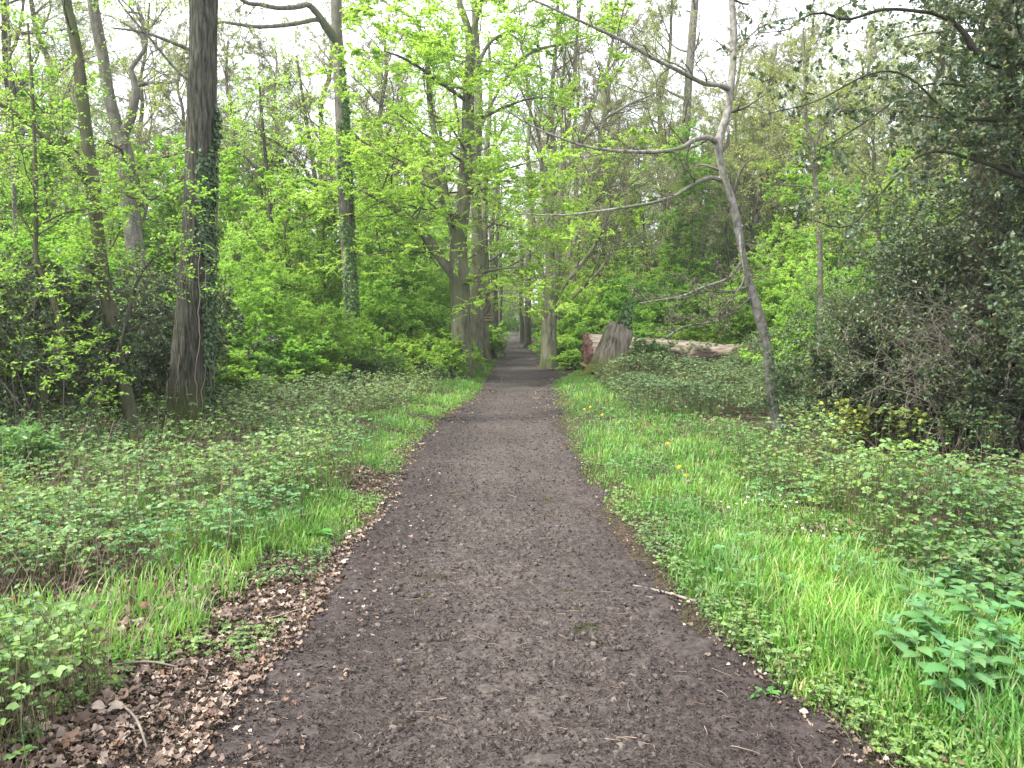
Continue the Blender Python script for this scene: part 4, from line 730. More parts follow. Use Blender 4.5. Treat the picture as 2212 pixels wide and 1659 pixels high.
p, r = wtrace([(1272, 772, 90, 24.2), (1330, 770, 86, 24.2), (1400, 770, 76, 24.1), (1480, 770, 62, 24.), (1560, 770, 54, 23.8), (1640, 768, 48, 23.5), (1740, 766, 40, 23.2), (1850, 760, 30, 22.9)], 24.)
eL = empty('fallen_log', (p[0][0], p[0][1], float(hgt(p[0][0], p[0][1]))), 'huge fallen log, bark stripped pale on top, lying behind the stump', 'log'); ol = np.array(eL.location)
mb = MB(); P_, r_, rr_ = trunk(mb, p, r, sides=48, step=.06, amp=.14, fa=2.2, fs=.5, flare=0, seed=8.); V = mb.v[0]; first = V[:48].copy(); c = first.mean(0); oo = np.array([p[0][0], p[0][1], p[0][2]])
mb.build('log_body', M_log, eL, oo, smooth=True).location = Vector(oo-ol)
lv_ = MB(); n = 5200; t = rng.random(n)*.92+.06; kk = (t*(len(P_)-1)).astype(int); an = rng.normal(-.4, 1.0, n)
nn_ = fbm(np.stack([t*9, np.cos(an)*1.2, np.sin(an)*1.2], -1), 3); kp = nn_ > .5; kk = kk[kp]; an = an[kp]; Tn, Nn, Bn = frames(P_)
V0 = mb.v[0].reshape(-1, 48, 3); ai = ((an+math.pi/2) % TAU/TAU*48).astype(int) % 48; q_ = V0[kk, ai]; out = norm(q_-P_[kk]); out[:, 2] += .2
scatter(lv_, IVY, q_+out*.03, norm(rng.normal(size=q_.shape)+[0, 0, -.4]), out+rng.normal(size=q_.shape)*.3, rng.uniform(.05, .1, len(q_))); lv_.build('ivy', M_brambl2, eL, ol)
mb = MB(); rings = []
for k, f in enumerate([1.03, .98, .8, .55, .3, .08]):
    a = np.arange(48)*TAU/48; off = (fbm(np.stack([np.cos(a)*f*3+k, np.sin(a)*f*3, 0*a+k], -1), 3)-.5)*.5; rg = c+(first-c)*f; rg[:, 0] += off-.12+(.12 if k == 0 else 0); rings.append(rg)
rg = np.concatenate(rings); q = [(k*48+i, k*48+(i+1) % 48, (k+1)*48+(i+1) % 48, (k+1)*48+i) for k in range(5) for i in range(48)]; mb.add(rg, q); mb.build('broken_end', M_rot, eL, ol, smooth=False)
# vegetation on and over log: a ledge of bramble and a young green shrub in front is built with the shrubs
p, r = wtrace([(1701, 834, 22, 12.6), (1735, 822, 22, 12.5), (1790, 795, 20, 12.3), (1850, 765, 16, 12), (1900, 740, 10, 11.8)], 12.5); b = np.array([p[0][0], p[0][1], float(hgt(p[0][0], p[0][1]))])
eK = empty('cut_log', b, 'sawn mossy log poking out of the holly behind the sapling', 'log'); mb = MB(); trunk(mb, p, r, sides=20, flare=0, amp=.05); V = mb.v[0][:20].copy(); mb.build('log_body', B_oak, eK, b, smooth=True)
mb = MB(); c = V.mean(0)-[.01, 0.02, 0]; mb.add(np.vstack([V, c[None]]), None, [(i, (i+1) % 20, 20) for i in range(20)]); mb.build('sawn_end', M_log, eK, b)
# slatted board hung in the left row
b = W(1057, 686, 27.5); eB = empty('slatted_board', b, 'small slatted wooden box fixed beside the left row of trunks', 'box'); Mw = noisemat('weathered board', [(.35, (.1, .085, .05)), (.6, (.2, .17, .1))], sc=8, bump=.3)
def box(mb, c, s):
    x, y, z = s; v = np.array([(i*x/2, j*y/2, k*z/2) for i in (-1, 1) for j in (-1, 1) for k in (-1, 1)])+np.array(c); mb.add(v, [(0, 1, 3, 2), (4, 6, 7, 5), (0, 4, 5, 1), (2, 3, 7, 6), (0, 2, 6, 4), (1, 5, 7, 3)])
for k in range(3): mb = MB(); box(mb, (0, 0, .1-.1*k), (.38, .04, .07)); mb.build('slat', Mw, eB)
mb = MB(); box(mb, (-.17, .035, .12), (.03, .03, .62)); box(mb, (.0, .12, 0), (.3, .18, .03)); mb.build('hanger', Mw, eB)

# ------------------------------------------------------------------ shrubs
def bush(name, base, center, radii, label, cat, stems=12, lv=None, bark=B_twig, leafm=M_bbush, group=None, r0=.012, wig=.1, extra=None, obj_parent=None):
    base = np.asarray(base, float); e = empty(name, base, label, cat, group); wood = MB(); leaf = MB()
    d = norm(rng.normal(size=(stems, 3))); d[:, 2] = np.abs(d[:, 2])*.9-.25; tg = np.asarray(center)+d*np.asarray(radii)*rng.uniform(.5, 1., (stems, 1))
    st = base+np.stack([rng.normal(size=stems)*radii[0]*.18, rng.normal(size=stems)*radii[1]*.18, 0*d[:, 0]], -1); st[:, 2] = hgt(st[:, 0], st[:, 1]) if base[1] > 0 or True else 0
    t = np.linspace(0, 1, 9)[None, :, None]; mid = (st+tg)/2+np.array([0, 0, .25])*np.asarray(radii)[2]
    pts = (1-t)**2*st[:, None]+2*t*(1-t)*mid[:, None]+t**2*tg[:, None]; pts[:, 1:-1] += rng.normal(size=pts[:, 1:-1].shape)*.03*max(radii)
    rad = r0*(1-.75*t[..., 0])*rng.uniform(.6, 1.2, (stems, 1)); tubes(wood, pts, rad, 5)
    for L_ in lv:
        P, D, L, Rr = spawn(pts, rad, L_['n'], L_.get('t0', .2), 1., L_.get('a0', .6), L_.get('a1', 1.3), L_.get('lr', .4), L_.get('rr', .5), L_.get('flat', 1.), .4, L_.get('absL'))
        if 'keep' in L_: k = L_['keep'](P); P, D, L, Rr = P[k], D[k], L[k], Rr[k]
        pts, rad = extend(P, D, L, np.maximum(Rr, L_.get('rmin', .002)), L_.get('K', 4), L_.get('wig', .18), L_.get('up', .0), .3); tubes(wood, pts, rad, 3)
        if L_.get('leaf'): leaves_on(leaf, pts, L_['leaf'], L_['size'], L_.get('tp', LEAFS), L_.get('lflat', .6), droop=L_.get('droop', 0), ang=L_.get('ang', .9))
    if extra: extra(wood, leaf)
    wood.build('stems', bark, e, base)
    leaf.build('foliage', leafm, e, base); return e
HL = [dict(n=9, lr=.4, a0=.6, a1=1.3, wig=.15), dict(n=7, lr=.45, wig=.2), dict(n=5, lr=.5, wig=.2, leaf=8, size=.042, tp=HOLLY, lflat=.9, rmin=.0018)]
HL2 = [dict(n=8, lr=.5, a0=.5, a1=1.2, wig=.15), dict(n=7, lr=.5, wig=.2), dict(n=5, lr=.5, wig=.2, leaf=4, size=.045, tp=HOLLY, lflat=.9, rmin=.0018)]
# right hand holly thicket, four bushes in depth
HG = 'hollies right of the path'
bush('holly_bush', (6.7, 8.3, 0), (6.6, 8.2, 1.3), (1.3, 1.2, 1.8), 'dense dark holly bush at the right border of the picture', 'holly bush', 22, HL, leafm=M_holly, group=HG, r0=.018)
bush('holly_bush', (4.5, 9.6, 0), (4.45, 9.5, .85), (.95, .8, 1.2), 'low holly bush just right of the crooked sapling', 'holly bush', 16, HL, leafm=M_holly, group=HG, r0=.014)
bush('holly_bush', (5.6, 9.1, 0), (5.55, 9.0, .85), (1.2, .9, 1.3), 'spreading holly in the middle of the right thicket', 'holly bush', 20, HL, leafm=M_holly, group=HG, r0=.016)
bush('holly_bush', (6.6, 10.9, 0), (6.2, 10.8, 1.9), (2.5, 1.4, 1.9), 'tall loose holly spreading long twigs toward the crooked sapling', 'holly bush', 15, HL2, leafm=M_holly, group=HG, r0=.02)
bush('holly_bush', (8.0, 12.6, 0), (7.3, 12.5, 1.2), (2.8, 1.4, 1.6), 'holly behind the others, between slender sapling and big right trunk', 'holly bush', 20, HL, leafm=M_holly, group=HG, r0=.02)
bush('holly_bush', (6.1, 9.9, 0), (6.0, 9.7, 2.0), (1.7, .9, 1.9), 'tall twiggy holly in the middle of the right thicket', 'holly bush', 20, HL2, leafm=M_holly, group=HG, r0=.02)
bush('holly_bush', (7.3, 9.0, 0), (7.0, 8.8, 3.2), (1.1, .9, 2.6), 'tallest holly, climbing before the big right trunk', 'holly bush', 22, HL2, leafm=M_holly, group=HG, r0=.022)
bush('holly_bush', (6.4, 8.0, 0), (5.55, 7.9, 4.5), (1.0, .8, 1.5), 'dark holly crown filling the top right corner', 'holly bush', 20, HL2, leafm=M_holly, bark=B_dark, group=HG, r0=.02)
bush('olive_shrub', (5.2, 10.4, 0), (5.1, 10.3, 1.7), (1.5, .8, 1.7), 'tall olive brown twiggy thicket behind the low holly', 'shrub', 22, [dict(n=9, lr=.5, wig=.2, rmin=.003), dict(n=7, lr=.5, wig=.22, rmin=.0025), dict(n=4, lr=.5, leaf=3, size=.035, tp=LEAFS, lflat=.9)], leafm=M_brambl2, bark=B_twigm, r0=.011)
bush('olive_shrub', (4.75, 10.9, 0), (4.7, 10.8, .9), (1.2, .8, 1.25), 'olive leaved thicket behind the foot of the crooked sapling', 'shrub', 18, [dict(n=8, lr=.5, wig=.2), dict(n=7, lr=.5, wig=.2), dict(n=4, lr=.5, leaf=5, size=.04, tp=LEAFS, lflat=.9)], leafm=M_brambl2, r0=.01)
bush('twiggy_shrub', (5.4, 8.9, 0), (5.4, 8.8, 1.2), (1.9, .8, 1.6), 'tangle of bare pale twigs growing through the right hollies', 'shrub', 30, [dict(n=9, lr=.45, wig=.22, rmin=.0035), dict(n=7, lr=.5, wig=.25, leaf=1, size=.03, rmin=.0025)], bark=B_twigl, leafm=M_bbush, r0=.009)
bush('yellowing_shrub', (4.2, 9.0, 0), (4.2, 8.8, .5), (.75, .4, .55), 'small shrub with yellow green leaves at the foot of the holly', 'shrub', 9, [dict(n=6, lr=.45), dict(n=5, lr=.5, leaf=2, size=.045, tp=IVY)], leafm=M_hollyy, r0=.005)
bush('hornbeam_sapling', (-5.3, 8.4, 0), (-5.2, 8.4, 2.3), (1.3, .8, 1.7), 'loose sprays of fresh green leaves in front of the left holly', 'sapling', 5, [dict(n=7, lr=.4, flat=.4), dict(n=6, lr=.5, flat=.4), dict(n=4, lr=.5, flat=.3, leaf=6, size=.036, tp=LEAF, lflat=.4)], leafm=M_hazel, r0=.012)
# left hand dark hollies
bush('holly_bush', (-6.2, 9.3, 0), (-6.1, 9.2, 1.5), (1.6, 1.4, 1.9), 'dark grey green holly at the left border', 'holly bush', 20, HL, leafm=M_holly, group='hollies left of the path', r0=.018)
bush('holly_bush', (-5.6, 12.2, 0), (-5.7, 12.0, 1.4), (1.8, 1.4, 1.9), 'holly behind the foot of the leaning tree', 'holly bush', 16, HL, leafm=M_holly, group='hollies left of the path', r0=.018)
bush('elder_shrub', (-5.0, 7.5, 0), (-5.0, 7.4, .35), (.8, .6, .45), 'soft green low shrub at the left border in front of the holly', 'shrub', 14, [dict(n=6, lr=.45, up=.2), dict(n=5, lr=.5, leaf=5, size=.055, tp=LEAF, lflat=.5)], leafm=M_bbush, r0=.006)

# holly tree with the curved black limb, top right
eH, _, _, _ = tree('holly_tree', 'holly tree reaching in from the right with a curved black limb', 'tree', 7.4,
    [[(2290, 1060, 34), (2280, 800, 32), (2262, 500, 30), (2240, 300, 28), (2215, 180, 26), (2190, 140, 24)]],
    [[(2200, 150, 22), (2175, 140, 20), (2150, 138, 18), (2120, 122, 16), (2100, 100, 14), (2085, 75, 12), (2060, 48, 10), (2020, 30, 8), (1990, 25, 8, 7.2), (1940, 20, 7, 7.1), (1900, 22, 7, 7), (1850, 38, 6, 6.9), (1820, 42, 6, 6.9), (1780, 28, 5, 6.8), (1740, 35, 4, 6.8), (1700, 65, 3, 6.7), (1640, 70, 2, 6.6)],
     [(2110, 110, 13), (2118, 70, 11), (2125, 40, 10), (2140, 0, 9), (2150, -80, 7), (2130, -200, 4)], [(2240, 300, 14), (2150, 260, 9, 7.2), (2060, 250, 6, 7.1), (1960, 165, 5, 7), (1880, 160, 4, 6.9), (1760, 220, 3, 6.8), (1660, 245, 2, 6.8)],
     [(2250, 400, 12), (2120, 350, 8, 7.2), (2000, 330, 6, 7.1), (1900, 420, 5, 7), (1830, 490, 4, 6.9), (1740, 470, 2, 6.9)],
     [(2235, 250, 12), (2140, 200, 8, 7.2), (2030, 180, 5, 7.1), (1960, 200, 4, 7), (1860, 270, 3, 6.9), (1760, 330, 2, 6.9)], [(2290, 850, 12), (2240, 700, 8, 7.1), (2200, 560, 5, 7)], [(2240, 300, 12), (2210, 100, 9, 7.1), (2180, -60, 6, 7)]],
    cfg=dict(levels=[dict(n=17, t0=.1, absL=.8, lr=.8, rr=.3, wig=.16, sides=4, a0=.5, a1=1.2, K=5), dict(n=7, lr=.5, rr=.5, wig=.2, sides=3, leaf=4, size=.05, tp=HOLLY, lflat=.9, rmin=.0016), dict(n=4, lr=.6, rr=.7, wig=.2, sides=3, leaf=5, size=.048, tp=HOLLY, lflat=.9, rmin=.0013, keep=lambda P: (P[:, 0] > 3.9))]),
    bark=B_dark, leafm=M_holly, twig=B_twigm, tk=dict(sides=24, step=.06, amp=.03, ridge=False))
# big ivy trunk at the right
eR, tpR, _, bR = tree('oak_tree', 'broad pale brown oak trunk rising behind the holly at the right', 'tree', 9.6,
    [[(2085, 900, 104), (2095, 760, 92), (2105, 620, 84), (2122, 480, 80), (2140, 340, 76), (2160, 200, 72), (2172, 80, 68), (2180, -40, 64), (2190, -250, 54), (2200, -500, 40)]],
    [[(2150, 290, 14), (2080, 270, 11, 9.9), (2030, 255, 8, 9.6), (1990, 250, 4, 9.4)]], cfg=dict(levels=[dict(n=6, t0=.4, absL=3, rr=.2, sides=4), dict(n=6, lr=.5, sides=3), dict(n=5, lr=.5, sides=3, leaf=4, size=.045)]),
    bark=barkmat('pale oak bark', (.03, .026, .019), (.1, .09, .067), (.15, .137, .105), moss=(.07, .078, .035), mossamt=.2, sc=16, zs=.16, bump=.9), leafm=M_birchl, tk=dict(sides=80, step=.05, amp=.05, fa=5, fs=1.4))
ivy_on(eR, *tpR[0], bR, 6500, .0, .8, R(-70), R(80), .05, thr=.36, vines=6)
# young bright shrub in front of the log
bush('young_shrub', W(1390, 800, 22.9)*[1, 1, 0], W(1405, 750, 22.8), (.95, .4, .55), 'young leafy shrub growing between the stump and the fallen log', 'shrub', 11, [dict(n=6, lr=.4, flat=.5), dict(n=6, lr=.5, flat=.4, leaf=6, size=.09, lflat=.35, tp=LEAF)], leafm=M_bbush, r0=.012)
bush('beech_sapling', W(1238, 800, 25.5)*[1, 1, 0], W(1238, 775, 25.5), (.75, .5, .6), 'low yellow green beech bush between the hornbeam and the stump', 'shrub', 12, [dict(n=7, lr=.45, flat=.4), dict(n=6, lr=.5, flat=.3, leaf=7, size=.085, lflat=.35, tp=LEAF)], leafm=M_beech, r0=.012)
bush('beech_sapling', W(975, 800, 20.)*[1, 1, 0], W(955, 770, 20.), (.8, .5, .9), 'young beech bush around the left foot of the big beech', 'shrub', 12, [dict(n=7, lr=.45, flat=.4), dict(n=6, lr=.5, flat=.3, leaf=6, size=.075, lflat=.35, tp=LEAF)], leafm=M_hazel, r0=.012)
bush('hazel_bush', W(1060, 770, 33.)*[1, 1, 0], W(1060, 725, 33.), (.7, .6, 1.1), 'leafy green bush in the left row overhanging the path edge', 'shrub', 12, [dict(n=7, lr=.45, flat=.4), dict(n=6, lr=.5, flat=.3, leaf=6, size=.1, lflat=.35, tp=LEAF)], leafm=M_hazel, r0=.012)

# near left hanging sprays of fresh leaves (a branch reaching over from a tree outside the frame at left)
LV = [dict(n=9, lr=.35, a0=.6, a1=1.2, flat=.4, wig=.15, absL=4.2), dict(n=7, lr=.45, flat=.35, wig=.18), dict(n=6, lr=.5, flat=.3, wig=.2, leaf=13, size=.064, lflat=.45, rmin=.003)]
LVB = [dict(n=9, lr=.35, a0=.4, a1=1., flat=.8, wig=.15, absL=5, up=.2), dict(n=7, lr=.45, wig=.18), dict(n=6, lr=.5, wig=.2, leaf=4, size=.055, rmin=.004)]
def local_bush(name, stems, radii, zc, lv, leafm, r0):
    global rng
    o = bush(name, (0, -60, 0), (0, -60, zc), radii, name, 'shrub', stems, lv, leafm=leafm, r0=r0); return o
S1 = [local_bush('hornbeam_bush', 12, (2.0, 2.0, 2.2), 2.4, LV, m_, .02) for m_ in (M_hazel, M_beech, M_hazel)]
S2 = [local_bush('young_beech', 9, (2.6, 2.6, 3.2), 4.2, LV, M_beech, .03), local_bush('young_beech', 9, (2.2, 2.2, 3.4), 4.0, LV, M_hazel, .03)]
LW = [dict(n=8, lr=.45, flat=.4), dict(n=7, lr=.5, flat=.35), dict(n=6, lr=.55, flat=.3, leaf=11, size=.055, lflat=.4, rmin=.003)]
S4 = [local_bush('low_hornbeam', 14, (1.5, 1.5, .95), .75, LW, m_, .012) for m_ in (M_hazel, M_hazel, M_beech)]
S3 = [local_bush('hawthorn_bush', 14, (1.8, 1.8, 1.6), 1.4, LV, M_bbush, .018)]
def bgtree(name, H, r0, bark, leafm, lv, limbs, seed, spread=.8, t0=.3, up=.45, twig=None):
    K = 14; e = empty(name, (0, -60, 0), name, 'tree'); b0 = np.array([0, -60, 0.])
    n1 = rng.normal(size=(K+1, 2)).cumsum(0)*.14*H/14; pts = np.stack([n1[:, 0]*np.linspace(0, 1, K+1), n1[:, 1]*np.linspace(0, 1, K+1)-60, np.linspace(-.1, H, K+1)], 1); rad = r0*np.linspace(1, .15, K+1)**.8
    mt = MB(); trunk(mt, pts, rad, sides=16, step=.3, amp=.05, flare=.4, seed=seed); mt.build('trunk', bark, e, b0, smooth=True)
    wood = MB(); leaf = MB(); P_, r_ = resample(pts, rad, 14, False); p3 = P_[None]; r3 = r_[None]
    P, D, L, Rr = spawn(p3, r3, limbs, t0, .97, .5, 1.1, spread*.36, .5, 1., .55); q, qr = extend(P, D, L, Rr, 8, .16, up, .2); tubes(wood, q, qr, 6)
    for L_ in lv:
        P, D, L, Rr = spawn(q, qr, L_['n'], .15, 1., .5, 1.1, L_.get('lr', .42), .5, L_.get('flat', 1.), .4); q, qr = extend(P, D, L, np.maximum(Rr, L_.get('rmin', .004)), 4, .18, .12, .3); tubes(wood, q, qr, 3)
        if L_.get('leaf'): leaves_on(leaf, q, L_['leaf'], L_['size'], LEAFS, L_.get('lflat', .6), var=.45)
    wood.build('branches', twig or B_twig, e, b0); leaf.build('foliage', leafm, e, b0); return e
TB = [dict(n=10, lr=.45), dict(n=8, lr=.5), dict(n=7, lr=.55, leaf=4, size=.055, rmin=.006)]
TG = [dict(n=8, lr=.42, flat=.6), dict(n=6, lr=.45, flat=.5), dict(n=6, lr=.5, flat=.4, leaf=10, size=.07, rmin=.006)]
V_bare = [bgtree('budding_tree', 16, .2, B_grey, M_bud, TB, 20, 1.), bgtree('budding_tree', 19, .26, B_oak, M_birchl, TB, 22, 2.), bgtree('budding_tree', 14, .14, B_grey, M_birchl, TB, 18, 3., .7, .2), bgtree('budding_tree', 17, .22, B_smooth, M_bud, TB, 22, 6., .95)]
TY = [dict(n=8, lr=.5, flat=.4), dict(n=6, lr=.55, flat=.35), dict(n=7, lr=.55, flat=.3, leaf=12, size=.062, rmin=.004, lflat=.35)]
TO = [dict(n=9, lr=.5, flat=.6), dict(n=7, lr=.5, flat=.6), dict(n=7, lr=.5, flat=.7, leaf=3, size=.055, rmin=.006, lflat=.6)]
V_olv = [bgtree('hazy_green_tree', 12, .09, B_grey, M_birchl, TO, 24, 12., 1.25, .12, .12, B_twigl), bgtree('hazy_green_tree', 13, .1, B_smooth, M_birchl, TO, 24, 13., 1.25, .15, .1, B_twigl)]
V_yng = [bgtree('layered_beech', 9.5, .08, B_smooth, m_, TY, 26, 9.+k, 1.0, .1) for k, m_ in enumerate((M_beech, M_hazel, M_beech))]
V_leaf = [bgtree('leafing_tree', 15, .2, B_beech, M_beech, TG, 18, 4., .9, .2), bgtree('leafing_tree', 17, .24, B_smooth, M_hazel, TG, 20, 5., .9, .25)]

# landmark zones used to word the labels of what stands between them
marks = [(0, 'left border'), (290, 'leaning tree'), (420, 'ivy clad oak'), (760, 'second ivied tree'), (995, 'big beech'), (1187, 'fluted hornbeam'), (1320, 'stump'), (1470, 'pale tall trunk'), (1670, 'crooked sapling'), (1900, 'thin holly thicket sapling'), (2110, 'broad right oak'), (2212, 'right border')]
DENS = 1
place = []   # (kind, proto, x, y, scale)
def add(proto, px, d, s, zs=1.): x = (px-1106)/F*d; place.append((proto, x, d, s, zs))
# understorey, from near to far, left then right
for px, d, s, k in [(150, 13.5, .8, 0), (330, 14.5, .6, 2), (500, 17, .8, 1), (600, 19, .75, 0), (690, 17.5, .55, 2), (800, 22, .8, 1), (880, 24, .8, 2), (560, 23, 1., 2), (420, 22, 1., 0), (250, 20, 1., 1), (90, 18, 1., 2), (20, 14, .8, 0), (720, 27, 1.1, 0), (930, 29, .9, 0), (960, 34, 1.1, 1), (640, 32, 1.3, 1), (480, 30, 1.3, 2), (330, 28, 1.3, 0), (160, 27, 1.3, 1), (10, 25, 1.2, 2), (850, 36, 1.3, 2), (1000, 42, 1.1, 0), (1040, 60, 1.2, 2),
                   (1262, 31, .8, 1), (1310, 33, 1., 0), (1380, 31, 1., 2), (1450, 29, .95, 1), (1540, 28, .9, 0), (1610, 26, .9, 1), (1500, 36, 1.3, 2), (1690, 25, 1., 0), (1760, 22, .9, 1), (1850, 20, .9, 2), (1960, 18, .9, 0), (2060, 17, .9, 2), (2190, 17, 1., 1), (1250, 42, 1.3, 0), (1330, 46, 1.4, 1), (1640, 36, 1.3, 0), (1800, 32, 1.3, 1), (1950, 30, 1.3, 2), (2120, 28, 1.3, 0), (1225, 52, 1.2, 2), (1205, 66, 1.2, 1), (1430, 44, 1.4, 0)]: add(S1[k], px, d, s)
for px, d, s, k in [(540, 26, 1., 0), (820, 27, 1., 1), (900, 30, 1.1, 0), (230, 24, 1., 1), (1340, 34, .9, 1), (1560, 31, 1., 0), (1700, 30, 1., 1), (1890, 26, 1., 0), (60, 22, 1., 0), (440, 36, 1.2, 1), (690, 38, 1.2, 0), (1440, 38, 1.1, 0)]: add(S2[k], px, d, s)
for px, d, s, k in [(560, 16, .5, 0), (790, 18.5, .45, 0), (1150, 78, 1., 0), (1175, 84, 1.2, 0), (1130, 96, 1.2, 0), (1085, 92, 1., 0)]: add(S3[k], px, d, s)
for px, d, s, k in [(80, 11.6, .6, 0), (215, 12., .6, 1), (330, 12.6, .6, 2), (470, 14.5, .8, 0), (520, 16, 1., 1), (580, 17.5, 1., 2), (640, 17, .8, 0), (690, 19, 1., 1), (740, 20, 1., 0), (800, 20.5, 1., 1), (850, 20, .9, 2), (900, 21, 1., 0), (945, 22, 1., 1), (350, 15, .9, 1), (600, 20, 1.2, 0), (760, 23, 1.2, 1), (880, 24, 1.3, 1), (1290, 29, 1.2, 1), (1400, 27, 1.2, 0), (1480, 26.5, 1.2, 2), (1560, 26, 1.2, 1), (1640, 25, 1.1, 0), (1720, 20, 1., 2), (1215, 34, 1.1, 0), (200, 15.5, 1., 0), (1345, 28, 1.2, 2), (1240, 48, 1.2, 1)]: add(S4[k], px, d, s)
for px, d, s, k in [(350, 30, 1.1, 0), (520, 38, 1.1, 1), (640, 34, 1., 0), (790, 36, 1.1, 1), (900, 34, 1., 0), (120, 30, 1.1, 1), (980, 44, 1.1, 0), (1060, 60, 1.2, 1), (1250, 34, .9, 0), (1310, 40, 1.1, 1), (1380, 40, 1.1, 0), (1440, 33, 1., 1), (1510, 38, 1.1, 0), (1580, 30, .9, 1), (1650, 32, 1., 0), (1720, 34, 1.1, 1), (1780, 28, .9, 0), (1860, 30, 1., 1), (1930, 34, 1.1, 0), (2010, 27, .95, 1), (2100, 30, 1., 0), (2190, 26, .9, 1), (1180, 60, 1.2, 1), (1140, 84, 1.3, 0), (1108, 146, 1.5, 1), (1090, 142, 1.4, 0), (1210, 46, 1.1, 1), (240, 36, 1.1, 0), (40, 28, 1., 1)]: add(V_olv[k], px, d, s*(.72 if px < 960 else .85))
for px, d, s, k in [(110, 16, .8, 1), (240, 20, .85, 0), (380, 21, .9, 1), (500, 20, .85, 0), (620, 24, .95, 2), (700, 22, .8, 1), (830, 25, .9, 0), (900, 27, 1., 2), (560, 30, 1.15, 1), (760, 32, 1.2, 0), (430, 29, 1.1, 2), (300, 27, 1.1, 1), (170, 30, 1.2, 0), (20, 22, 1., 2), (940, 38, 1.2, 1), (1010, 52, 1.2, 0), (660, 42, 1.3, 2), (60, 36, 1.2, 1),
                   (1280, 37, 1., 0), (1400, 33, 1.25, 2), (1500, 30, 1.15, 1), (1590, 34, 1.35, 0), (1700, 28, 1.15, 2), (1545, 40, 1.5, 2), (1310, 42, 1.3, 0), (1800, 25, .85, 1), (1920, 24, .9, 0), (2040, 22, .85, 2), (2170, 22, .9, 1), (1340, 44, 1.2, 1), (1640, 42, 1.3, 2), (1860, 38, 1.2, 1), (2000, 36, 1.2, 2), (1230, 56, 1.2, 2), (1450, 46, 1.3, 0), (1770, 46, 1.4, 0), (1100, 140, 1.8, 0), (1112, 150, 1.8, 2), (1086, 150, 1.8, 1)]: add(V_yng[k], px, d, s*(.68 if px < 960 else .72))
for px, d, s, k in [(60, 24, .8, 1), (380, 30, .85, 0), (520, 34, .85, 3), (620, 30, .8, 0), (700, 42, 1., 1), (830, 36, .95, 3), (900, 44, 1., 0), (300, 40, 1., 3), (140, 34, 1., 1), (560, 52, 1., 2), (960, 54, 1.1, 1), (1040, 66, 1.1, 0), (10, 42, 1.1, 2), (450, 58, 1.1, 1), (780, 62, 1.2, 3),
                   (1280, 40, 1., 3), (1350, 50, 1., 0), (1420, 36, .85, 1), (1550, 42, .95, 3), (1620, 30, .75, 0), (1700, 38, .9, 1), (1800, 30, .75, 2), (1880, 40, .95, 3), (1980, 27, .75, 1), (2080, 38, 1., 0), (2180, 28, .8, 3), (1240, 58, 1.1, 1), (1480, 56, 1.1, 0), (1660, 56, 1.1, 3), (1200, 74, 1.1, 3), (1840, 56, 1.1, 1), (2000, 52, 1.1, 0)]: add(V_bare[k], px, d, s)
for px, d, s, k in [(580, 40, .9, 0), (870, 50, 1., 0), (180, 46, 1., 1), (1010, 80, 1.1, 0), (1310, 62, 1., 1), (1560, 64, 1.1, 0), (1960, 64, 1.1, 1), (1180, 95, 1.1, 0), (720, 70, 1.1, 1), (400, 72, 1.1, 0), (1070, 105, 1.1, 1)]: add(V_leaf[k], px, d, s)
kinds = {'hornbeam_bush': ('bright green bush', 'shrub'), 'young_beech': ('young broad beech', 'tree'), 'hawthorn_bush': ('dark green low bush', 'shrub'), 'budding_tree': ('tall budding tree', 'tree'), 'leafing_tree': ('tall leafing tree', 'tree'), 'low_hornbeam': ('low leafy green bush', 'shrub'), 'hazy_green_tree': ('fine twigged olive tree', 'tree'), 'layered_beech': ('slim layered green tree', 'tree')}
ordn = ['', 'second ', 'third ', 'fourth ', 'fifth ', 'sixth ', 'seventh ', 'eighth ', 'ninth ', 'tenth ', 'eleventh ', 'twelfth ', 'thirteenth ', 'fourteenth ', 'fifteenth ', 'sixteenth '] or ['', 'second ', 'third ', 'fourth ', 'fifth ', 'sixth ', 'seventh ', 'eighth ', 'ninth ', 'tenth ', 'eleventh ', 'twelfth ']
zone = {}
for it in place:
    px = toscreen((it[1], it[2], 1))[0]; zi = max(i for i, m_ in enumerate(marks) if px >= m_[0] or i == 0); zi = min(zi, len(marks)-2)
    zone.setdefault((zi, it[0].name.split('.')[0]), []).append(it)
used = set()
for (zi, nm), its in zone.items():
    its.sort(key=lambda t: t[2])
    for k, (proto, x, d, s, zs) in enumerate(its):
        lb = f"{kinds[nm][0]}, {ordn[k]}nearest between {marks[zi][1]} and {marks[zi+1][1]}" if len(its) > 1 else f"{kinds[nm][0]} standing between {marks[zi][1]} and {marks[zi+1][1]}"
        z = float(hgt(x, d)); rz = rng.random()*TAU; sc = (s*rng.uniform(.92, 1.1), s*rng.uniform(.92, 1.1), s*rng.uniform(.9, 1.1))
        if proto.name in used: dup(proto, (x, d, z), rz, sc, lb, 'background '+('shrubs' if kinds[nm][1] == 'shrub' else 'trees'))
        else: used.add(proto.name); proto.location = (x, d, z); proto.rotation_euler = (0, 0, rz); proto.scale = sc; tag(proto, lb, kinds[nm][1], 'background '+('shrubs' if kinds[nm][1] == 'shrub' else 'trees'))
for pr in S1+S2+S3+S4+V_bare+V_leaf+V_yng+V_olv:
    if pr.name not in used: print('UNUSED', pr.name)
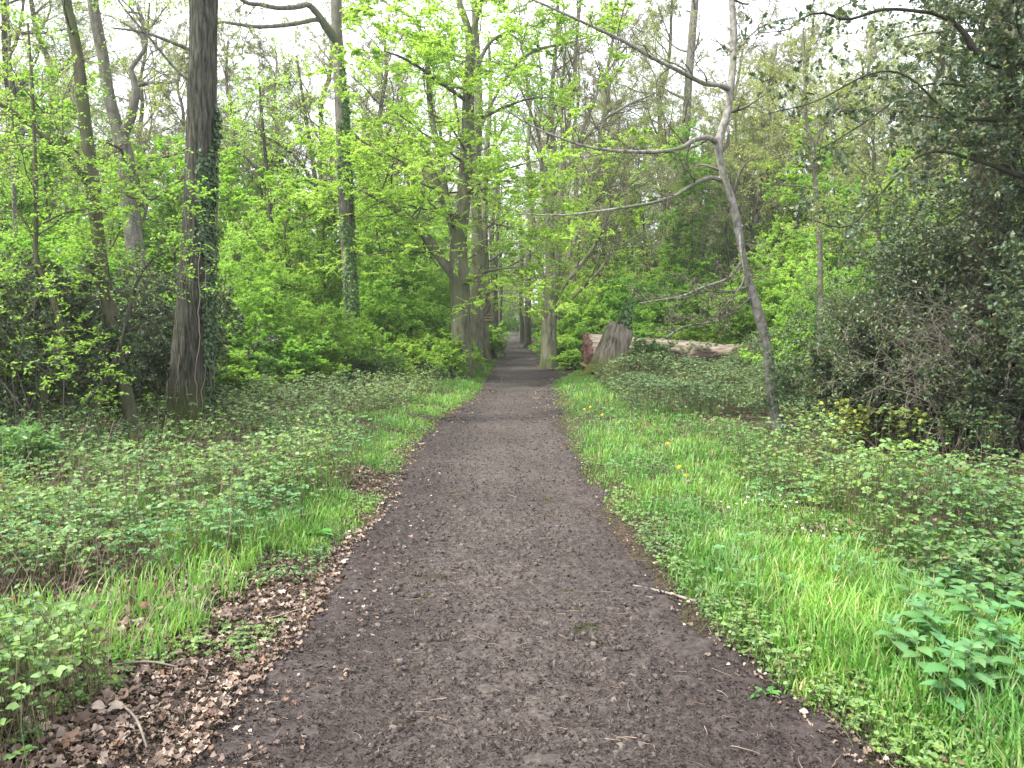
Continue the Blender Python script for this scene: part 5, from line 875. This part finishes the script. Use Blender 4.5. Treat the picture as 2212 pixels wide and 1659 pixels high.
# ------------------------------------------------------------------ the far wood as one mass
wood = MB(); leafA = MB(); n = 420
an = rng.uniform(-1.05, 1.05, n); dist = rng.uniform(70, 170, n); x = np.sin(an)*dist; y = np.cos(an)*dist; k = (outside(x, y) > 3.5) | (y > 135); x = x[k]; y = y[k]; n = len(x); H = rng.uniform(11, 19, n)
pts, rad = extend(np.stack([x, y, hgt(x, y)], -1), np.tile([0, 0, 1.], (n, 1)), H, rng.uniform(.12, .3, n), 8, .04, .3, .15); tubes(wood, pts, rad, 6)
P, D, L, Rr = spawn(pts, rad, 14, .12, 1., .5, 1.2, .34, .5); q, qr = extend(P, D, L, Rr, 4, .15, .3, .3); tubes(wood, q, qr, 3)
P, D, L, Rr = spawn(q, qr, 6, .1, 1., .5, 1.2, .5, .6); q, qr = extend(P, D, L, np.maximum(Rr, .012), 3, .15, .1, .3); tubes(wood, q, qr, 3); leaves_on(leafA, q, 7, .26, LEAFS, .7)
n = 12000; an = rng.uniform(-1.0, 1.0, n); dist = rng.uniform(60, 150, n); x = np.sin(an)*dist; y = np.cos(an)*dist; k = (outside(x, y) > 2.5) | (y > 138); x = x[k]; y = y[k]; n = len(x)
pts, rad = extend(np.stack([x, y, hgt(x, y)+rng.uniform(0, 3.5, n)], -1), norm(np.array([0, 0, .5])+rng.normal(size=(n, 3))), rng.uniform(.6, 2, n), np.full(n, .01), 3, .2, .1); leaves_on(leafA, pts, 12, .22, LEAFS, .7)
fw = leafA.build('far_wood', M_hazel); tag(fw, 'distant leafy wood closing the view behind the nearer trees', 'wood', kind='stuff')
wo = wood.build('far_trunks', B_twig, fw); wo['kind'] = 'stuff'
hm = bpy.data.materials.new('air'); hm.use_nodes = True; ht = hm.node_tree; ht.nodes.remove(ht.nodes['Principled BSDF'])
pv = ht.nodes.new('ShaderNodeVolumePrincipled'); pv.inputs['Density'].default_value = .0009; pv.inputs['Color'].default_value = (.92, .95, .97, 1); pv.inputs['Anisotropy'].default_value = .3
ht.links.new(pv.outputs[0], ht.nodes['Material Output'].inputs['Volume'])
mb = MB(); box(mb, (0, 190, 16), (520, 440, 44)); hz = mb.build('haze', hm); tag(hz, 'thin pale air softening the far trees', 'haze', kind='stuff')
print('faces', sum(len(m.polygons) for m in bpy.data.meshes))
